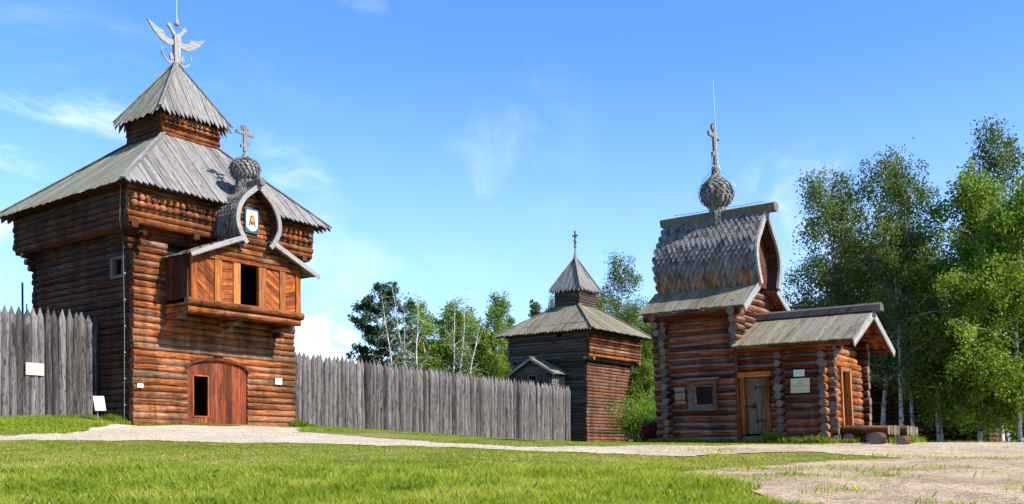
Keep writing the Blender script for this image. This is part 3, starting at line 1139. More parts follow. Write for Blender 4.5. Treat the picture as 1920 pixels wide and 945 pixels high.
mb.box(wk0 - .001, wk1 + .001, gy - .03, gy - .012, wkz0 - .07, wkz0 - .01, (1, 0, 0), .5)
mb.build("wicket_frame", M_PLANK, tower, ZB)
mb = MB()
N = 18
for i in range(N):
    a0, a1 = math.pi * i / N, math.pi * (i + 1) / N
    q = lambda an, e: (c_g + (hw_g + e) * math.cos(an), 3.42 + (.44 + e) * math.sin(an))
    (xa, za), (xb, zb_), (xc_, zc_), (xd, zd) = q(a0, 0), q(a1, 0), q(a1, .13), q(a0, .13)
    mb.prism([(xa, -A_ - .035, za), (xb, -A_ - .035, zb_), (xc_, -A_ - .035, zc_), (xd, -A_ - .035, zd)], (0, .14, 0), (math.sin(a0), 0, -math.cos(a0)), .3)
mb.build("gate_arch", M_DOOR, tower, ZB)
mb = MB()                                     # black sheet standing in for the shade of the gate passage
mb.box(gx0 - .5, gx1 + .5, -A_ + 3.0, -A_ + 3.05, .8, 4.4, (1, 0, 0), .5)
mb.build("shade_backing", M_BLACK, tower, ZB)

# window in the left wall
mb = MB()
xf = -A_ - .05
mb.box(xf, xf + .20, wy0 - .12, wy0 + .03, wz0 - .12, wz1 + .12, (0, 0, 1), .5)
mb.box(xf, xf + .20, wy1 - .03, wy1 + .12, wz0 - .12, wz1 + .12, (0, 0, 1), .5)
mb.box(xf + .004, xf + .19, wy0 + .03, wy1 - .03, wz0 - .12, wz0, (0, 1, 0), .5)
mb.box(xf + .004, xf + .19, wy0 + .03, wy1 - .03, wz1 + .02, wz1 + .12, (0, 1, 0), .5)
wf = mb.build("window", wood("grey_frame", (.05, .038, .030), (.11, .088, .072), (.17, .14, .12), patch=.2, top=0), tower, ZB)
mb = MB()
mb.box(-A_ + .28, -A_ + .30, wy0 - .1, wy1 + .1, wz0 - .1 - ZB, wz1 + .1 - ZB, (0, 1, 0), .5)
mb.build("pane", M_BLACK, wf)

# balcony
D_ = 1.65
ox0, ox1 = 1.40 - A_, 7.07 - A_
yf = -A_ - D_
balc = MB()
balc.box(ox0 - .05, ox1 + .05, yf - .06, -A_ + .1, 5.86, 5.94, (1, 0, 0), .4)          # floor
balc.log((ox0 - .12, yf + .02, 5.98), (ox1 + .12, yf + .02, 5.98), .16, wob=.05)         # lower front beam
balc.log((ox0 - .05, yf + .12, 5.68), (ox1 + .05, yf + .12, 5.68), .15, wob=.05)
for x_ in (ox0 + .1, (ox0 + ox1) / 2, ox1 - .1):
    balc.log((x_, yf + .14, 5.72), (x_, -A_ + .3, 5.72), .15)
    balc.log((x_, yf + .55, 5.46), (x_, -A_ + .3, 5.46), .14)
    balc.log((x_, yf + 1.1, 5.2), (x_, -A_ + .3, 5.2), .13)
balc = balc.build("balcony", [M_LOG, M_END], tower, ZB)


def sx(rel):                                   # pixel column of the balcony front -> local x
    return (24758 + 37.28 * rel) / (1092.5 - .7965 * rel) - A_


zp0, zp1 = 6.12, 7.84
posts = [(358, 369, M_PLANK), (402, 415, M_FRESH), (437, 450, M_FRESH), (484, 498, M_FRESH), (524, 534, M_FRESH), (554, 563, M_PLANK)]
for a, b, mt in posts:
    mb = MB()
    mb.box(sx(a - 960) + .005, sx(b - 960) - .005, yf - .04, yf + .12, zp0, zp1, (0, 0, 1))
    mb.build("post", mt, balc, ZB)
for a, b, sl in ((369, 402, -.75), (415, 437, .10), (498, 524, -.62), (534, 554, .25)):
    mb = MB()
    slanted_panel(mb, sx(a - 960) + .002, sx(b - 960) - .002, zp0, zp1, yf + .02, .05, sl, .19)
    mb.build("shutter_panel", M_PLANK, balc, ZB)
mb = MB()
mb.box(ox0 - .05, ox1 + .05, yf - .07, yf + .14, zp1, zp1 + .16, (1, 0, 0), .7)
mb.build("rail", M_PLANK, balc, ZB)
mb = MB()
mb.box(ox0 - .05, ox1 + .05, yf - .06, yf + .13, zp0 - .06, zp0, (1, 0, 0), .6)
mb.build("rail", M_PLANK, balc, ZB)
for x_, sg in ((ox0, 1), (ox1, -1)):
    mb = MB()
    for k_ in range(6):
        ya = yf + .13 + k_ * (D_ - .13) / 6
        mb.box(min(x_, x_ + sg * .05), max(x_, x_ + sg * .05), ya + .004, ya + (D_ - .13) / 6 - .004, zp0, zp1 + .15, (0, 0, 1))
    mb.build("side_boarding", M_LOG_SHADE_OLD, balc, ZB)
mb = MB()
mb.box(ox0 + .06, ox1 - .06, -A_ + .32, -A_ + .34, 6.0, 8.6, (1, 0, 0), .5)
mb.build("shade_backing", M_BLACK, balc, ZB)  # black sheet painting the shade inside the balcony
# gable wall above the windows (logs cut to the roof line)
xc = 4.5 - A_
mb = MB()
zr = lambda x: 7.90 + (2.43 - max(0, abs(x - xc) - .93)) * .43 if abs(x - xc) > .93 else 8.95
z_ = zp1 + .18 + .12
while z_ < 8.95:
    hw = .93 + (8.95 - z_ - .12) / .43 if z_ + .12 < 8.95 else .93
    hw = min(hw, 2.9)
    mb.log((xc - hw + .0, yf + .10, z_), (xc + hw, yf + .10, z_), .135, wob=.04)
    z_ += .235
mb.build("gable_wall", [M_LOG, M_END], balc, ZB)
yf2 = yf - .42
for sg in (-1, 1):
    mb = MB()
    lo = (xc + sg * 3.32, 7.86); hi = (xc + sg * .72, 8.97)
    board_slope(mb, (lo[0], yf2, lo[1]), (lo[0], -A_ - .02, lo[1]), (hi[0], -A_ - .02, hi[1]), (hi[0], yf2, hi[1]), .24, .04)
    mb.build("balcony_roof", M_ROOF, balc, ZB)
for sg in (-1, 1):
    mb = MB()
    lo = (xc + sg * 3.36, 7.86); hi = (xc + sg * .86, 8.93)
    toothed(mb, (hi[0], yf2 - .05, hi[1]), (lo[0], yf2 - .05, lo[1]), .17, (0, .045, 0), .05, .10)
    mb.build("barge_board", M_TRIM, balc, ZB)
# barrel roof over the balcony
prof = [(.66, 8.62), (.90, 8.95), (1.10, 9.35), (1.13, 9.75), (1.00, 10.2), (.72, 10.62), (.36, 10.93), (.10, 11.15), (0, 11.28)]
cv = bochka(balc, prof, xc, yf2 + .02, -A_ + .9, ZB, [M_SHING, M_SHING_O, M_LOG_SHADE_OLD], row=.18, sw=.21)
mb = MB()
z_ = 8.66
while z_ < 10.9:
    hw = max(0, min(width_at(cv, z_), width_at(cv, z_ + .2), 9) - .05)
    if hw > .06:
        mb.log((xc - hw, yf + .30, z_ + .1), (xc + hw, yf + .30, z_ + .1), .125, n=8, wob=.03, cap=None)
    z_ += .215
mb.build("arch_wall", [M_LOG, M_END], balc, ZB)
mb = MB()
mb.prism([(xc - .10, yf2 - .22, 11.16), (xc + .10, yf2 - .22, 11.16), (xc + .16, yf2 - .22, 11.40), (xc, yf2 - .22, 11.48), (xc - .16, yf2 - .22, 11.40)], (0, 2.2, 0), (0, 1, 0), .3)
mb.build("ridge_beam", M_ROOF, balc, ZB)
onion(balc, xc, -A_ - 1.10, [(.40, 10.9), (.36, 11.2), (.33, 11.45), (.33, 11.72)],
      [(.33, 11.66), (.48, 11.78), (.56, 11.98), (.55, 12.16), (.42, 12.34), (.24, 12.46), (.10, 12.58), (.05, 12.72)],
      ZB, 12.68, 1.22, .92, [M_SHING, M_SHING, M_LOG_SHADE_OLD], row=.12)

# lightning conductor down the left wall corner
mb = MB()
pts = [(-5.1, -4.6, 10.6), (-4.78, -4.30, 10.3), (-4.76, -4.2, 9.0), (-4.35, -3.75, 8.4), (-4.26, -3.70, 5.0), (-4.22, -3.62, 1.1)]
mb.tube(pts, [.007] * 6, 5)
for k_ in range(7):
    z_ = 8.1 - k_ * 1.05
    mb.box(-4.28, -4.22, -3.73, -3.69, z_, z_ + .04, (1, 0, 0), .5)
mb.build("lightning_conductor", M_WIRE, tower, ZB)


# the old turret has settled a little out of line with the walls below
def settle(o_, depth=0):
    for v_ in o_.data.vertices:
        h_ = v_.co.z + ZB - 10.46
        if h_ > 0:
            f_ = min(1.0, h_ / 3.3) + max(0.0, min(.45, (h_ - 4.4) / 2.7 * .45))
            v_.co.x += .20 * f_; v_.co.y -= .27 * f_
    for c_ in o_.children: settle(c_)


for c_ in tower.children:
    if c_.data is not None and c_.name.split('.')[0] in ("roof", "turret_wall", "turret_roof", "eagle_finial"):
        settle(c_)
    if c_.name.startswith(("carved_cornice", "soffit")) and min(v_.co.z for v_ in c_.data.vertices) > 12:
        settle(c_)


def place_on(name, bld, mat, x0, x1, y0, y1, z0, z1, label, cat, group=None):
    """a plate fixed to a building: its own thing in world space"""
    cx_, cy_ = (x0 + x1) / 2, (y0 + y1) / 2
    p = Vector((bld[0], bld[1], 0)) + UV_ * cx_ + VV_ * cy_
    zc = (z0 + z1) / 2
    o = empty(name, (p.x, p.y, zc), ROT)
    m_ = MB()
    m_.box(x0 - cx_, x1 - cx_, y0 - cy_, y1 - cy_, z0 - zc, z1 - zc, (1, 0, 0), .5)
    m_.build("plate", mat, o)
    tag(o, label, cat, group)
    return o


def text_lines(o, face, w_, h_, rows, ink, axis):
    """faint illegible rows of small print as thin inlaid strokes"""
    m_ = MB()
    for zr_, x0, x1, th in rows:
        x = x0
        while x < x1:
            L = min(rng.uniform(.015, .05), x1 - x)
            if axis == 'x':
                m_.box(x, x + L, face - .003, face - .001, zr_, zr_ + th, (1, 0, 0), .5)
            else:
                m_.box(face - .003, face - .001, -x - L, -x, zr_, zr_ + th, (0, 1, 0), .5)
            x += L + .012
    m_.build("print", ink, o)


# icon on the balcony gable
yi = yf + .10
p = world_pt(TC[0], TC[1], 4.52 - A_, yi, 9.76)
icon = empty("icon_panel", p, ROT)
tag(icon, "small painted icon panel with teal border hung under the balcony arch", "icon")
mb = MB(); mb.box(-.36, .36, 0, .05, -.52, .52, (0, 0, 1), .5); mb.build("board", M_TEAL, icon)
mb = MB()
cl_pts = [(-.27, .44), (.27, .44), (.29, .1), (.28, -.28), (.15, -.40), (0, -.44), (-.15, -.40), (-.28, -.28), (-.29, .1)]
mb.prism([(a, -.012, b) for a, b in cl_pts], (0, .010, 0), (0, 0, 1), .5)
mb.build("painted_cloth", M_CLOTH, icon)


def disc(m_, cx_, cz, rx, rz_, y, th=.004, n=20, mat=0):
    m_.prism([(cx_ + rx * math.cos(6.283 * k / n), y, cz + rz_ * math.sin(6.283 * k / n)) for k in range(n)], (0, th, 0), (0, 0, 1), .5, mat)


mb = MB()
disc(mb, 0, .06, .20, .22, -.020)
disc(mb, 0, .07, .115, .165, -.026, mat=1)
mb.prism([(-.13, -.026, .02), (-.05, -.026, -.02), (-.12, -.026, -.22), (-.19, -.026, -.27)], (0, .004, 0), (0, 0, 1), .5, 1)
mb.prism([(.13, -.026, .02), (.05, -.026, -.02), (.12, -.026, -.22), (.19, -.026, -.27)], (0, .004, 0), (0, 0, 1), .5, 1)
disc(mb, 0, .03, .082, .145, -.032, mat=2)
mb.prism([(-.075, -.037, -.04), (.075, -.037, -.04), (.05, -.037, -.15), (0, -.037, -.19), (-.05, -.037, -.15)], (0, .004, 0), (0, 0, 1), .5, 1)
for sg in (-1, 1):
    disc(mb, sg * .033, .065, .016, .008, -.038, mat=1, n=8)
mb.box(-.007, .007, -.040, -.036, -.01, .06, (0, 0, 1), .5, 1)
mb.box(-.022, .022, -.043, -.040, -.055, -.045, (1, 0, 0), .5, 2)
mb.build("portrait", [M_GOLD, M_HAIR, M_SKIN], icon)

o = place_on("notice_plate", TC, M_WHITE, 6.98 - A_, 7.36 - A_, -A_ - .05, -A_ - .03, 3.02, 3.30, "small white square plate on the tower logs right of the gate", "plate")
text_lines(o, -.01, .3, .3, [(.05, -.12, .12, .012), (-.02, -.12, .10, .012), (-.07, -.12, .12, .012)], M_INKL, 'x')
place_on("notice_plate", TC, M_WHITE, .12 - A_, .38 - A_, -A_ - .05, -A_ - .03, 2.52, 2.68, "tiny cream plate on the tower's front log corner left of the gate", "plate")

# dark mat before the wicket
gm = world_pt(TC[0], TC[1], 3.6 - A_, -A_ - 1.0, 0)
mb = MB()
q_ = []
for a, b in ((2.45, .12), (3.75, .12), (3.95, 1.55), (3.05, 1.55)):
    P_ = world_pt(TC[0], TC[1], a - A_, -A_ - b, 0)
    q_.append(Vector((P_.x - gm.x, P_.y - gm.y, tz(P_.x, P_.y) + .05)))
mb.prism(q_, (0, 0, -.022), (1, 0, 0), .5)
o = mb.build("door_mat", M_MAT, None, 0, None, (gm.x, gm.y, 0))
tag(o, "dark flat mat lying on the gravel before the tower gate", "mat")

# ------------------------------------------------------------------ the corner tower
T2 = (4.66, 71.05)
a2, b2 = 2.98, 3.53
ZB2 = .50
tw2 = empty("corner_tower", (T2[0], T2[1], ZB2), ROT)
tag(tw2, "smaller log corner tower with grey pyramid roof beyond the far end of the long palisade", "tower")
M_LOG2 = wood("brown_red_log", (.035, .013, .007), (.16, .055, .022), (.29, .105, .040), patch=.32, top=.5, grey=(.15, .105, .080), rough=.85, spec=.12, stain=.4)
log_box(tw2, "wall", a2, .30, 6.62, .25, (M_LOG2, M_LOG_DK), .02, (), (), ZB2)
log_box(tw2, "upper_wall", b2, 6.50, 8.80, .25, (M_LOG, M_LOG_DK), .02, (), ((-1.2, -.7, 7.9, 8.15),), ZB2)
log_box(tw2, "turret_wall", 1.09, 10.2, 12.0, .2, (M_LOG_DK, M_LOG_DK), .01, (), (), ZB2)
mb = MB()
mb.box(-b2 + .1, b2 - .1, -b2 + .1, b2 - .1, 6.55, 6.62, (1, 0, 0), .3)
for x_ in (-b2 + .4, b2 - .4):
    mb.log((x_, -b2 - .12, 6.40), (x_, b2, 6.40), .14)
    mb.log((-b2 - .12, x_, 6.42), (b2, x_, 6.42), .14)
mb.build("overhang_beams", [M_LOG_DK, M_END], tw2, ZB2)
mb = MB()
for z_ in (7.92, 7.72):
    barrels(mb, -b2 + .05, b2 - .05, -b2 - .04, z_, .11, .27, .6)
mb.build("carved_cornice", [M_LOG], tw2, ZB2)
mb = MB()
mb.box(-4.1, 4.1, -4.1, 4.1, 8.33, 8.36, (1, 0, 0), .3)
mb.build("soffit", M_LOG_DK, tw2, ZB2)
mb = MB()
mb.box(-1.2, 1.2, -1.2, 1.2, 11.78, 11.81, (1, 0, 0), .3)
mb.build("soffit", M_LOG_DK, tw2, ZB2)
mb = MB()
pyramid_roof(mb, 4.2, 8.38, 1.07, 10.55, .27, .17, mossy=(), double=False)
hip_caps(mb, 4.2, 8.38, 1.07, 10.55, .22, .05)
mb.build("roof", [M_ROOF2, M_ROOFM], tw2, ZB2)
mb = MB()
pyramid_roof(mb, 1.36, 11.80, .05, 14.2, .2, .14, mossy=(), double=False)
hip_caps(mb, 1.36, 11.80, .05, 14.2, .14, .05)
mb.build("turret_roof", [M_ROOF, M_ROOFM], tw2, ZB2)
mb = MB()
mb.lathe(0, 0, [(.20, 14.0), (.11, 14.45), (.06, 14.75), (.05, 14.95), (.12, 15.0), (.12, 15.08), (.05, 15.12)], 10, .4)
mb.box(-.06, .06, -.06, .06, 15.1, 16.2, (0, 0, 1), .4)
mb.box(-.061, .061, -.24, -.062, 15.8, 15.9, (0, 1, 0), .4)
mb.box(-.061, .061, .062, .24, 15.8, 15.9, (0, 1, 0), .4)
mb.box(-.061, .061, -.14, -.062, 15.35, 15.43, (0, 1, 0), .4)
mb.box(-.061, .061, .062, .14, 15.43, 15.51, (0, 1, 0), .4)
fin = mb.build("finial_cross", M_SHING, tw2, ZB2)
mb = MB(); mb.tube([(.08, 0, 15.0 - ZB2), (.08, 0, 17.6 - ZB2)], [.014, .008], 5); mb.build("lightning_rod", M_WIRE, fin)
# side bay on its left wall
cyb = 3.4 - a2
bay = MB()
xb = -a2 - 1.8
for k_ in range(12):
    ya = cyb - 1.6 + k_ * .267
    if 5 <= k_ <= 6:
        bay.box(xb, xb + .05, ya + .004, ya + .263, 3.4, 4.3, (0, 0, 1)); bay.box(xb, xb + .05, ya + .004, ya + .263, 5.2, 5.45, (0, 0, 1))
    else:
        bay.box(xb, xb + .05, ya + .004, ya + .263, 3.4, 5.45, (0, 0, 1))
bay.box(xb - .03, xb, cyb - 1.65, cyb + 1.65, 5.36, 5.50, (0, 1, 0))
for k_ in range(4):
    hw = (6.35 - (5.5 + k_ * .2 + .2)) / .58
    bay.box(xb, xb + .1, cyb - hw, cyb + hw, 5.5 + k_ * .2, 5.5 + k_ * .2 + .195, (0, 1, 0))
bay.box(-a2 - 1.0, -a2 - .95, cyb - 1.5, cyb + 1.5, 3.4, 5.5, (0, 0, 1))
for k_ in range(7):                                    # row of pale balusters, open side
    xx = xb + .1 + k_ * .24
    bay.box(xx, xx + .10, cyb - 1.64, cyb - 1.54, 3.4, 5.2, (0, 0, 1), None, 1)
bay.box(xb, -a2, cyb - 1.66, cyb - 1.52, 5.2, 5.34, (1, 0, 0))
bay = bay.build("side_bay", [M_LOG_DK, M_TRIM], tw2, ZB2)
mb = MB()
mb.box(xb - .04, xb - .005, cyb - .42, cyb - .30, 4.25, 5.3, (0, 0, 1)); mb.box(xb - .04, xb - .005, cyb + .30, cyb + .42, 4.25, 5.3, (0, 0, 1))
mb.box(xb - .041, xb - .006, cyb - .298, cyb + .298, 5.2, 5.3, (0, 1, 0)); mb.build("window_frame", M_SHING, bay, ZB2)
for o_ in bay.children:
    pass
mb = MB()
for sg in (-1, 1):
    lo = (cyb + sg * 2.05, 5.33); hi = (cyb + sg * .02, 6.48)
    board_slope(mb, (xb - .25, lo[0], lo[1]), (-a2 + .05, lo[0], lo[1]), (-a2 + .05, hi[0], hi[1]), (xb - .25, hi[0], hi[1]), .2, .04)
mb.beam((xb - .45, cyb, 6.53), (-a2, cyb, 6.53), .16, .10)
mb.build("bay_roof", M_ROOF2, bay, ZB2)
for sg in (-1, 1):
    mb = MB()
    mb.beam((xb - .30, cyb + sg * 2.08, 5.26), (xb - .30, cyb, 6.42), .05, .16)
    mb.build("barge_board", M_TRIM, bay, ZB2)
place_on("notice_plate", T2, M_WHITE, 5.50 - a2, 5.72 - a2, -a2 - .05, -a2 - .03, 1.55, 1.90, "small white plate low on the far tower's sunlit wall", "plate")

# ------------------------------------------------------------------ palisades
def stake_mesh(i):
    m_ = MB()
    r = .166 + rng.uniform(-.012, .010)
    n = 10
    zs = [0, .8, 1.7, 2.6, 3.4, 4.06, 4.10, 4.45 + rng.uniform(-.05, .05)]
    ph = rng.random() * 6
    prof = [r * (1.02 - .012 * z) * (1 + rng.uniform(-.025, .025)) for z in zs[:-2]] + [r * .84, .010]
    pts = [(rng.uniform(-.012, .012) + .02 * math.sin(z * .8 + ph), rng.uniform(-.012, .012), z) for z in zs]
    m_.tube(pts, prof, 12, rng.random(), 0)
    me_ = m_.build("stake", M_STAKE)
    COL.objects.unlink(me_)
    data = me_.data
    bpy.data.objects.remove(me_)
    return data


STAKES = [stake_mesh(i) for i in range(9)]
Lc = Vector((TC[0], TC[1], 0)) - UV_ * A_ - VV_ * A_


def palisade(s0, s1, step, top0, top1, label, w_off=2.6, seed=0):
    base = Lc + UV_ * s0 + VV_ * w_off
    zb = tz(base.x, base.y)
    root = empty("palisade", (base.x, base.y, zb), ROT)
    tag(root, label, "palisade")
    k = round(abs(s1 - s0) / step)
    for i in range(k + 1):
        f = i / k
        s_ = s0 + (s1 - s0) * f
        P_ = Lc + UV_ * s_ + VV_ * w_off
        z0 = tz(P_.x, P_.y) - .12
        top = top0 + (top1 - top0) * f + rng.uniform(-.05, .05)
        o_ = bpy.data.objects.new("stake", rng.choice(STAKES))
        o_.parent = root
        o_.location = (s_ - s0 + rng.uniform(-.015, .015), rng.uniform(-.035, .035), z0 - zb)
        sc_ = step / .30 * rng.uniform(.88, 1.14)
        o_.scale = (sc_, sc_, (top - z0) / 4.45)
        o_.rotation_euler = (rng.uniform(-.008, .008), rng.uniform(-.008, .008), rng.random() * 6.28)
        COL.objects.link(o_)
    m_ = MB()
    q0 = (0, .26, 0)
    for hz_ in (1.3, 3.1):
        z_a = tz(base.x, base.y) + hz_ - zb
        P_ = Lc + UV_ * s1 + VV_ * w_off
        z_b = tz(P_.x, P_.y) + hz_ - zb
        m_.log((0, .24, z_a), (s1 - s0, .24, z_b), .09)
    m_.build("rail", [M_STAKE, M_END], root)
    return root


palisade(8.35, 35.9, .288, 5.0, 4.55, "long grey palisade of pointed stakes running between the two towers")
palisade(-8.6, -.16, .285, 5.50, 5.66, "short palisade of grey pointed stakes at the left, joining the gate tower")

# two thin poles behind the left palisade
for (px, Y, top, r_) in ((42, 43, 530, .05), (50, 43.6, 570, .03)):
    X = (px - 960) / 1807 * Y
    z0 = tz(X, Y); z1 = (845 - top) / 1807 * Y
    mb = MB()
    mb.tube([(0, 0, 0), (.02, 0, (z1 - z0) / 2), (0, 0, z1 - z0)], [r_ * 1.1, r_, r_ * .9], 8, .3, 0, True)
    o = mb.build("pole", M_LOG_DK, None, 0, None, (X, Y, z0))
    tag(o, "dark tall pole rising above the left palisade" if r_ > .04 else "thinner short pole beside the dark tall pole behind the left palisade", "pole")

# board on the left palisade
s_l = 1.0


def fence_s(px, w_off=2.6):
    rel = px - 960
    P0 = Lc + VV_ * (w_off - .18)
    return (1807 * P0.x - rel * P0.y) / (rel * UV_.y - 1807 * UV_.x)


sa, sb = fence_s(48), fence_s(82)
Pm = Lc + UV_ * ((sa + sb) / 2) + VV_ * (2.6 - .20)
zc = (845 - 692) / 1807 * Pm.y
o = empty("fence_sign", (Pm.x, Pm.y, zc), ROT)
tag(o, "cream information sign nailed to the left palisade", "sign")
mb = MB(); wd = (sb - sa); mb.box(-wd / 2, wd / 2, 0, .025, -.235, .235, (1, 0, 0), .5); mb.build("plate", M_CREAM, o)
text_lines(o, 0, wd, .47, [(.12, -.04, .04, .05), (.04, -.15, .15, .014), (-.02, -.2, .2, .016), (-.06, -.2, .18, .014), (-.14, -.12, .15, .014)], M_INKL, 'x')

# tilted placard on a post
X, Y = ground_at(183, 793)
Y = 37.6; X = (183 - 960) / 1807 * Y
zg = tz(X, Y)
pl = empty("placard_stand", (X, Y, zg), 0)
tag(pl, "white tilted placard on a slim post in the grass beside the tower corner", "placard")
mb = MB(); zt_ = (845 - 768) / 1807 * Y - zg
mb.tube([(0, 0, -.05), (0, 0, zt_ + .1)], [.022, .022], 8, .5, 0, True); mb.build("post", M_WIRE, pl)
mb = MB()
dz0, dz1 = (845 - 770) / 1807 * Y - zg, (845 - 742) / 1807 * Y - zg
xx = lambda p_: (p_ - 183) / 1807 * Y
pts = [Vector((xx(181), -.12, dz0)), Vector((xx(201), -.10, dz0)), Vector((xx(190), .22, dz1)), Vector((xx(170), .20, dz1))]
nrm = (pts[1] - pts[0]).cross(pts[3] - pts[0]).normalized()
mb.prism(pts, nrm * -.02, (1, 0, 0), .5); mb.build("panel", M_WHITE, pl)

# ------------------------------------------------------------------ the chapel
CC = (10.5, 31.0)
ZC = .20
SH = (.05, ZC)
ch = empty("log_chapel", (CC[0], CC[1], ZC), ROT)
tag(ch, "small log chapel with shingled barrel roof, onion cupola and low porch under the birches", "chapel")
WZ = 4.95
dia = .29
win = (4.30, 5.02, 1.58, 2.30)
door = (2.20, 3.22, .55, 2.62)


def cpart(mb, name, mats, parent=None):
    return mb.build(name, mats, parent or ch, ZC, SH)


mb = MB()
log_wall(mb, 'y', 0, 1, 3.42, 6.35, .10, WZ, dia, (0, .22), .5, (win,), wob=.06)
cpart(mb, "wall", [M_LOG_CH, M_END])
mb = MB()
log_wall(mb, 'y', 0, 1, .02, 3.30, .10, 3.62, dia, (.0, .0), .5, (door,), wob=.06)
cpart(mb, "wall", [M_LOG_CH, M_END])
mb = MB(); log_wall(mb, 'x', 6.14, -1, 0, 3.3, .10, WZ, dia, (.34, .3), 0, (), wob=.08, rf=.88, rag_=.06); cpart(mb, "wall", [M_LOG_CH, M_END])
mb = MB(); log_wall(mb, 'x', 1.66, 1, 0, 3.3, .10, 3.55, dia, (.30, .3), 0, (), wob=.08, rf=.86, rag_=.06); cpart(mb, "wall", [M_LOG_CH, M_END])
mb = MB(); log_wall(mb, 'x', .20, 1, 0, 3.3, .10, 3.5, dia, (.26, .3), 0, ((.3, 1.7, 0, 2.6),), wob=.08, rf=.88, rag_=.05); cpart(mb, "wall", [M_LOG, M_END])
mb = MB(); log_wall(mb, 'x', 3.14, 1, 0, 3.3, 3.5, WZ, dia, (.30, .3), 0, (), wob=.06, rf=.88); cpart(mb, "wall", [M_LOG_CH, M_END])
mb = MB(); log_wall(mb, 'y', 3.3, -1, -.12, 6.35, .10, 3.6, dia, (0, .3), .5, (), wob=.06)
log_wall(mb, 'y', 3.3, -1, 3.1, 6.35, 3.6, WZ, dia, (.2, .3), .5, (), wob=.06); cpart(mb, "wall", [M_LOG, M_END])
# sunlit end wall with the doorway
mb = MB()
log_wall(mb, 'x', -.02, 1, .02, 2.70, .62, 2.95, .27, (.0, .06), 0, ((.42, 1.44, 0, 2.62),), wob=.05, rag_=.04)
for k_, (a, b) in enumerate(((.05, 2.45), (.2, 1.6))):
    mb.log((a, .14, 3.03 + .22 * k_), (b, .14, 3.03 + .22 * k_), .13)
mb.log((.9, .10, 3.20), (.9, .10, 3.62), .10)
mb.log((.1, .12, .40), (3.0, .12, .40), .19)
cpart(mb, "end_wall", [M_LOG, M_END])
# gables
mb = MB()
z_ = 3.5
while z_ < 4.5:
    hw = (4.62 - z_) / .50 - .42
    mb.log((1.65 - min(hw, 2.0), .50, z_), (1.65 + min(hw, 2.0), .50, z_), .14, n=8); z_ += .25
z_ = WZ + .05
while z_ < 5.75:
    hw = 2.2 - (z_ - 4.85) / .66
    mb.log((1.65 - hw, 3.25, z_), (1.65 + hw, 3.25, z_), .14, n=8)
    mb.log((1.65 - hw, 6.2, z_), (1.65 + hw, 6.2, z_), .14, n=8); z_ += .25
for x_, z_ in ((-.35, 3.42), (3.65, 3.42), (1.65, 4.36), (.6, 3.86), (2.7, 3.86)):
    mb.log((x_, -.62, z_), (x_, 3.2, z_), .105)
for x_, z_ in ((-.42, 4.74), (3.72, 4.74)):
    mb.log((x_, 2.95, z_), (x_, 6.60, z_), .13)
for yy in (3.22, 6.2):
    for k_ in range(3):
        mb.log((-.62 + .12 * k_, yy, 4.72 - .26 * k_), (.3, yy, 4.72 - .26 * k_), .14)
cpart(mb, "gable_wall", [M_LOG_CH, M_END])
# porch roof
for sg in (-1, 1):
    mb = MB()
    lo, hi = 1.65 + sg * 2.18, 1.65 + sg * .02
    board_slope(mb, (lo, -.78, 3.53), (lo, 3.28, 3.53), (hi, 3.28, 4.64), (hi, -.78, 4.64), .26, .045)
    board_slope(mb, (lo + .02 * -sg, -.70, 3.47), (lo + .02 * -sg, 3.2, 3.47), (hi, 3.2, 4.57), (hi, -.70, 4.57), .3, .03, mat=1)
    cpart(mb, "porch_roof", [M_ROOF2, M_LOG])
mb = MB()
mb.prism([(1.43, -1.1, 4.60), (1.87, -1.1, 4.60), (1.82, -1.1, 4.80), (1.65, -1.1, 4.88), (1.48, -1.1, 4.80)], (0, 4.28, 0), (0, 1, 0), .2)
cpart(mb, "porch_ridge_beam", [M_LOG_DK])
for sg in (-1, 1):
    mb = MB()
    lo, hi = 1.65 + sg * 2.26, 1.65 + sg * .03
    toothed(mb, (hi, -.84, 4.63), (lo, -.84, 3.48), .20, (0, .045, 0), .07, .11)
    cpart(mb, "barge_board", [M_TRIM])
# main roof skirts
for sg in (-1, 1):
    mb = MB()
    lo, hi = 1.65 + sg * 2.28, 1.5 + sg * .78
    board_slope(mb, (lo, 2.72, 4.90), (lo, 6.72, 4.90), (hi, 6.72, 5.80), (hi, 2.72, 5.80), .26, .045)
    board_slope(mb, (lo, 2.80, 4.83), (lo, 6.64, 4.83), (hi, 6.64, 5.73), (hi, 2.80, 5.73), .3, .03, mat=1)
    cpart(mb, "skirt_roof", [M_ROOF2, M_LOG_CH])
for sg in (-1, 1):
    mb = MB()
    lo, hi = 1.65 + sg * 2.36, 1.5 + sg * .86
    toothed(mb, (hi, 2.66, 5.80), (lo, 2.66, 4.86), .20, (0, .045, 0), .06, .11)
    cpart(mb, "barge_board", [M_TRIM])
# barrel roof
prof = [(.80, 5.74), (.95, 6.1), (1.07, 6.55), (1.06, 6.95), (.88, 7.35), (.60, 7.70), (.36, 8.02), (.16, 8.30), (0, 8.50)]
cvc = bochka(ch, prof, 1.5, 2.62, 6.55, ZC, [M_SHING, M_SHING_O, M_LOG_SHADE_OLD], SH, .175, .20, both=False, low_z=6.35)
for yy in (3.05, 6.4):
    mb = MB()
    z_ = 5.80
    while z_ < 8.1:
        hw = max(0, min(width_at(cvc, z_), width_at(cvc, z_ + .2)) - .07)
        if hw > .06:
            mb.box(1.5 - hw, 1.5 + hw, yy, yy + .06, z_ + .002, z_ + .196, (1, 0, 0))
        z_ += .2
    cpart(mb, "arch_wall", [M_LOG_SHADE_OLD, M_END])
mb = MB()
mb.prism([(1.34, 2.25, 8.36), (1.66, 2.25, 8.36), (1.72, 2.25, 8.60), (1.5, 2.25, 8.68), (1.28, 2.25, 8.60)], (0, 4.45, 0), (0, 1, 0), .3)
cpart(mb, "ridge_beam", [M_ROOF2])
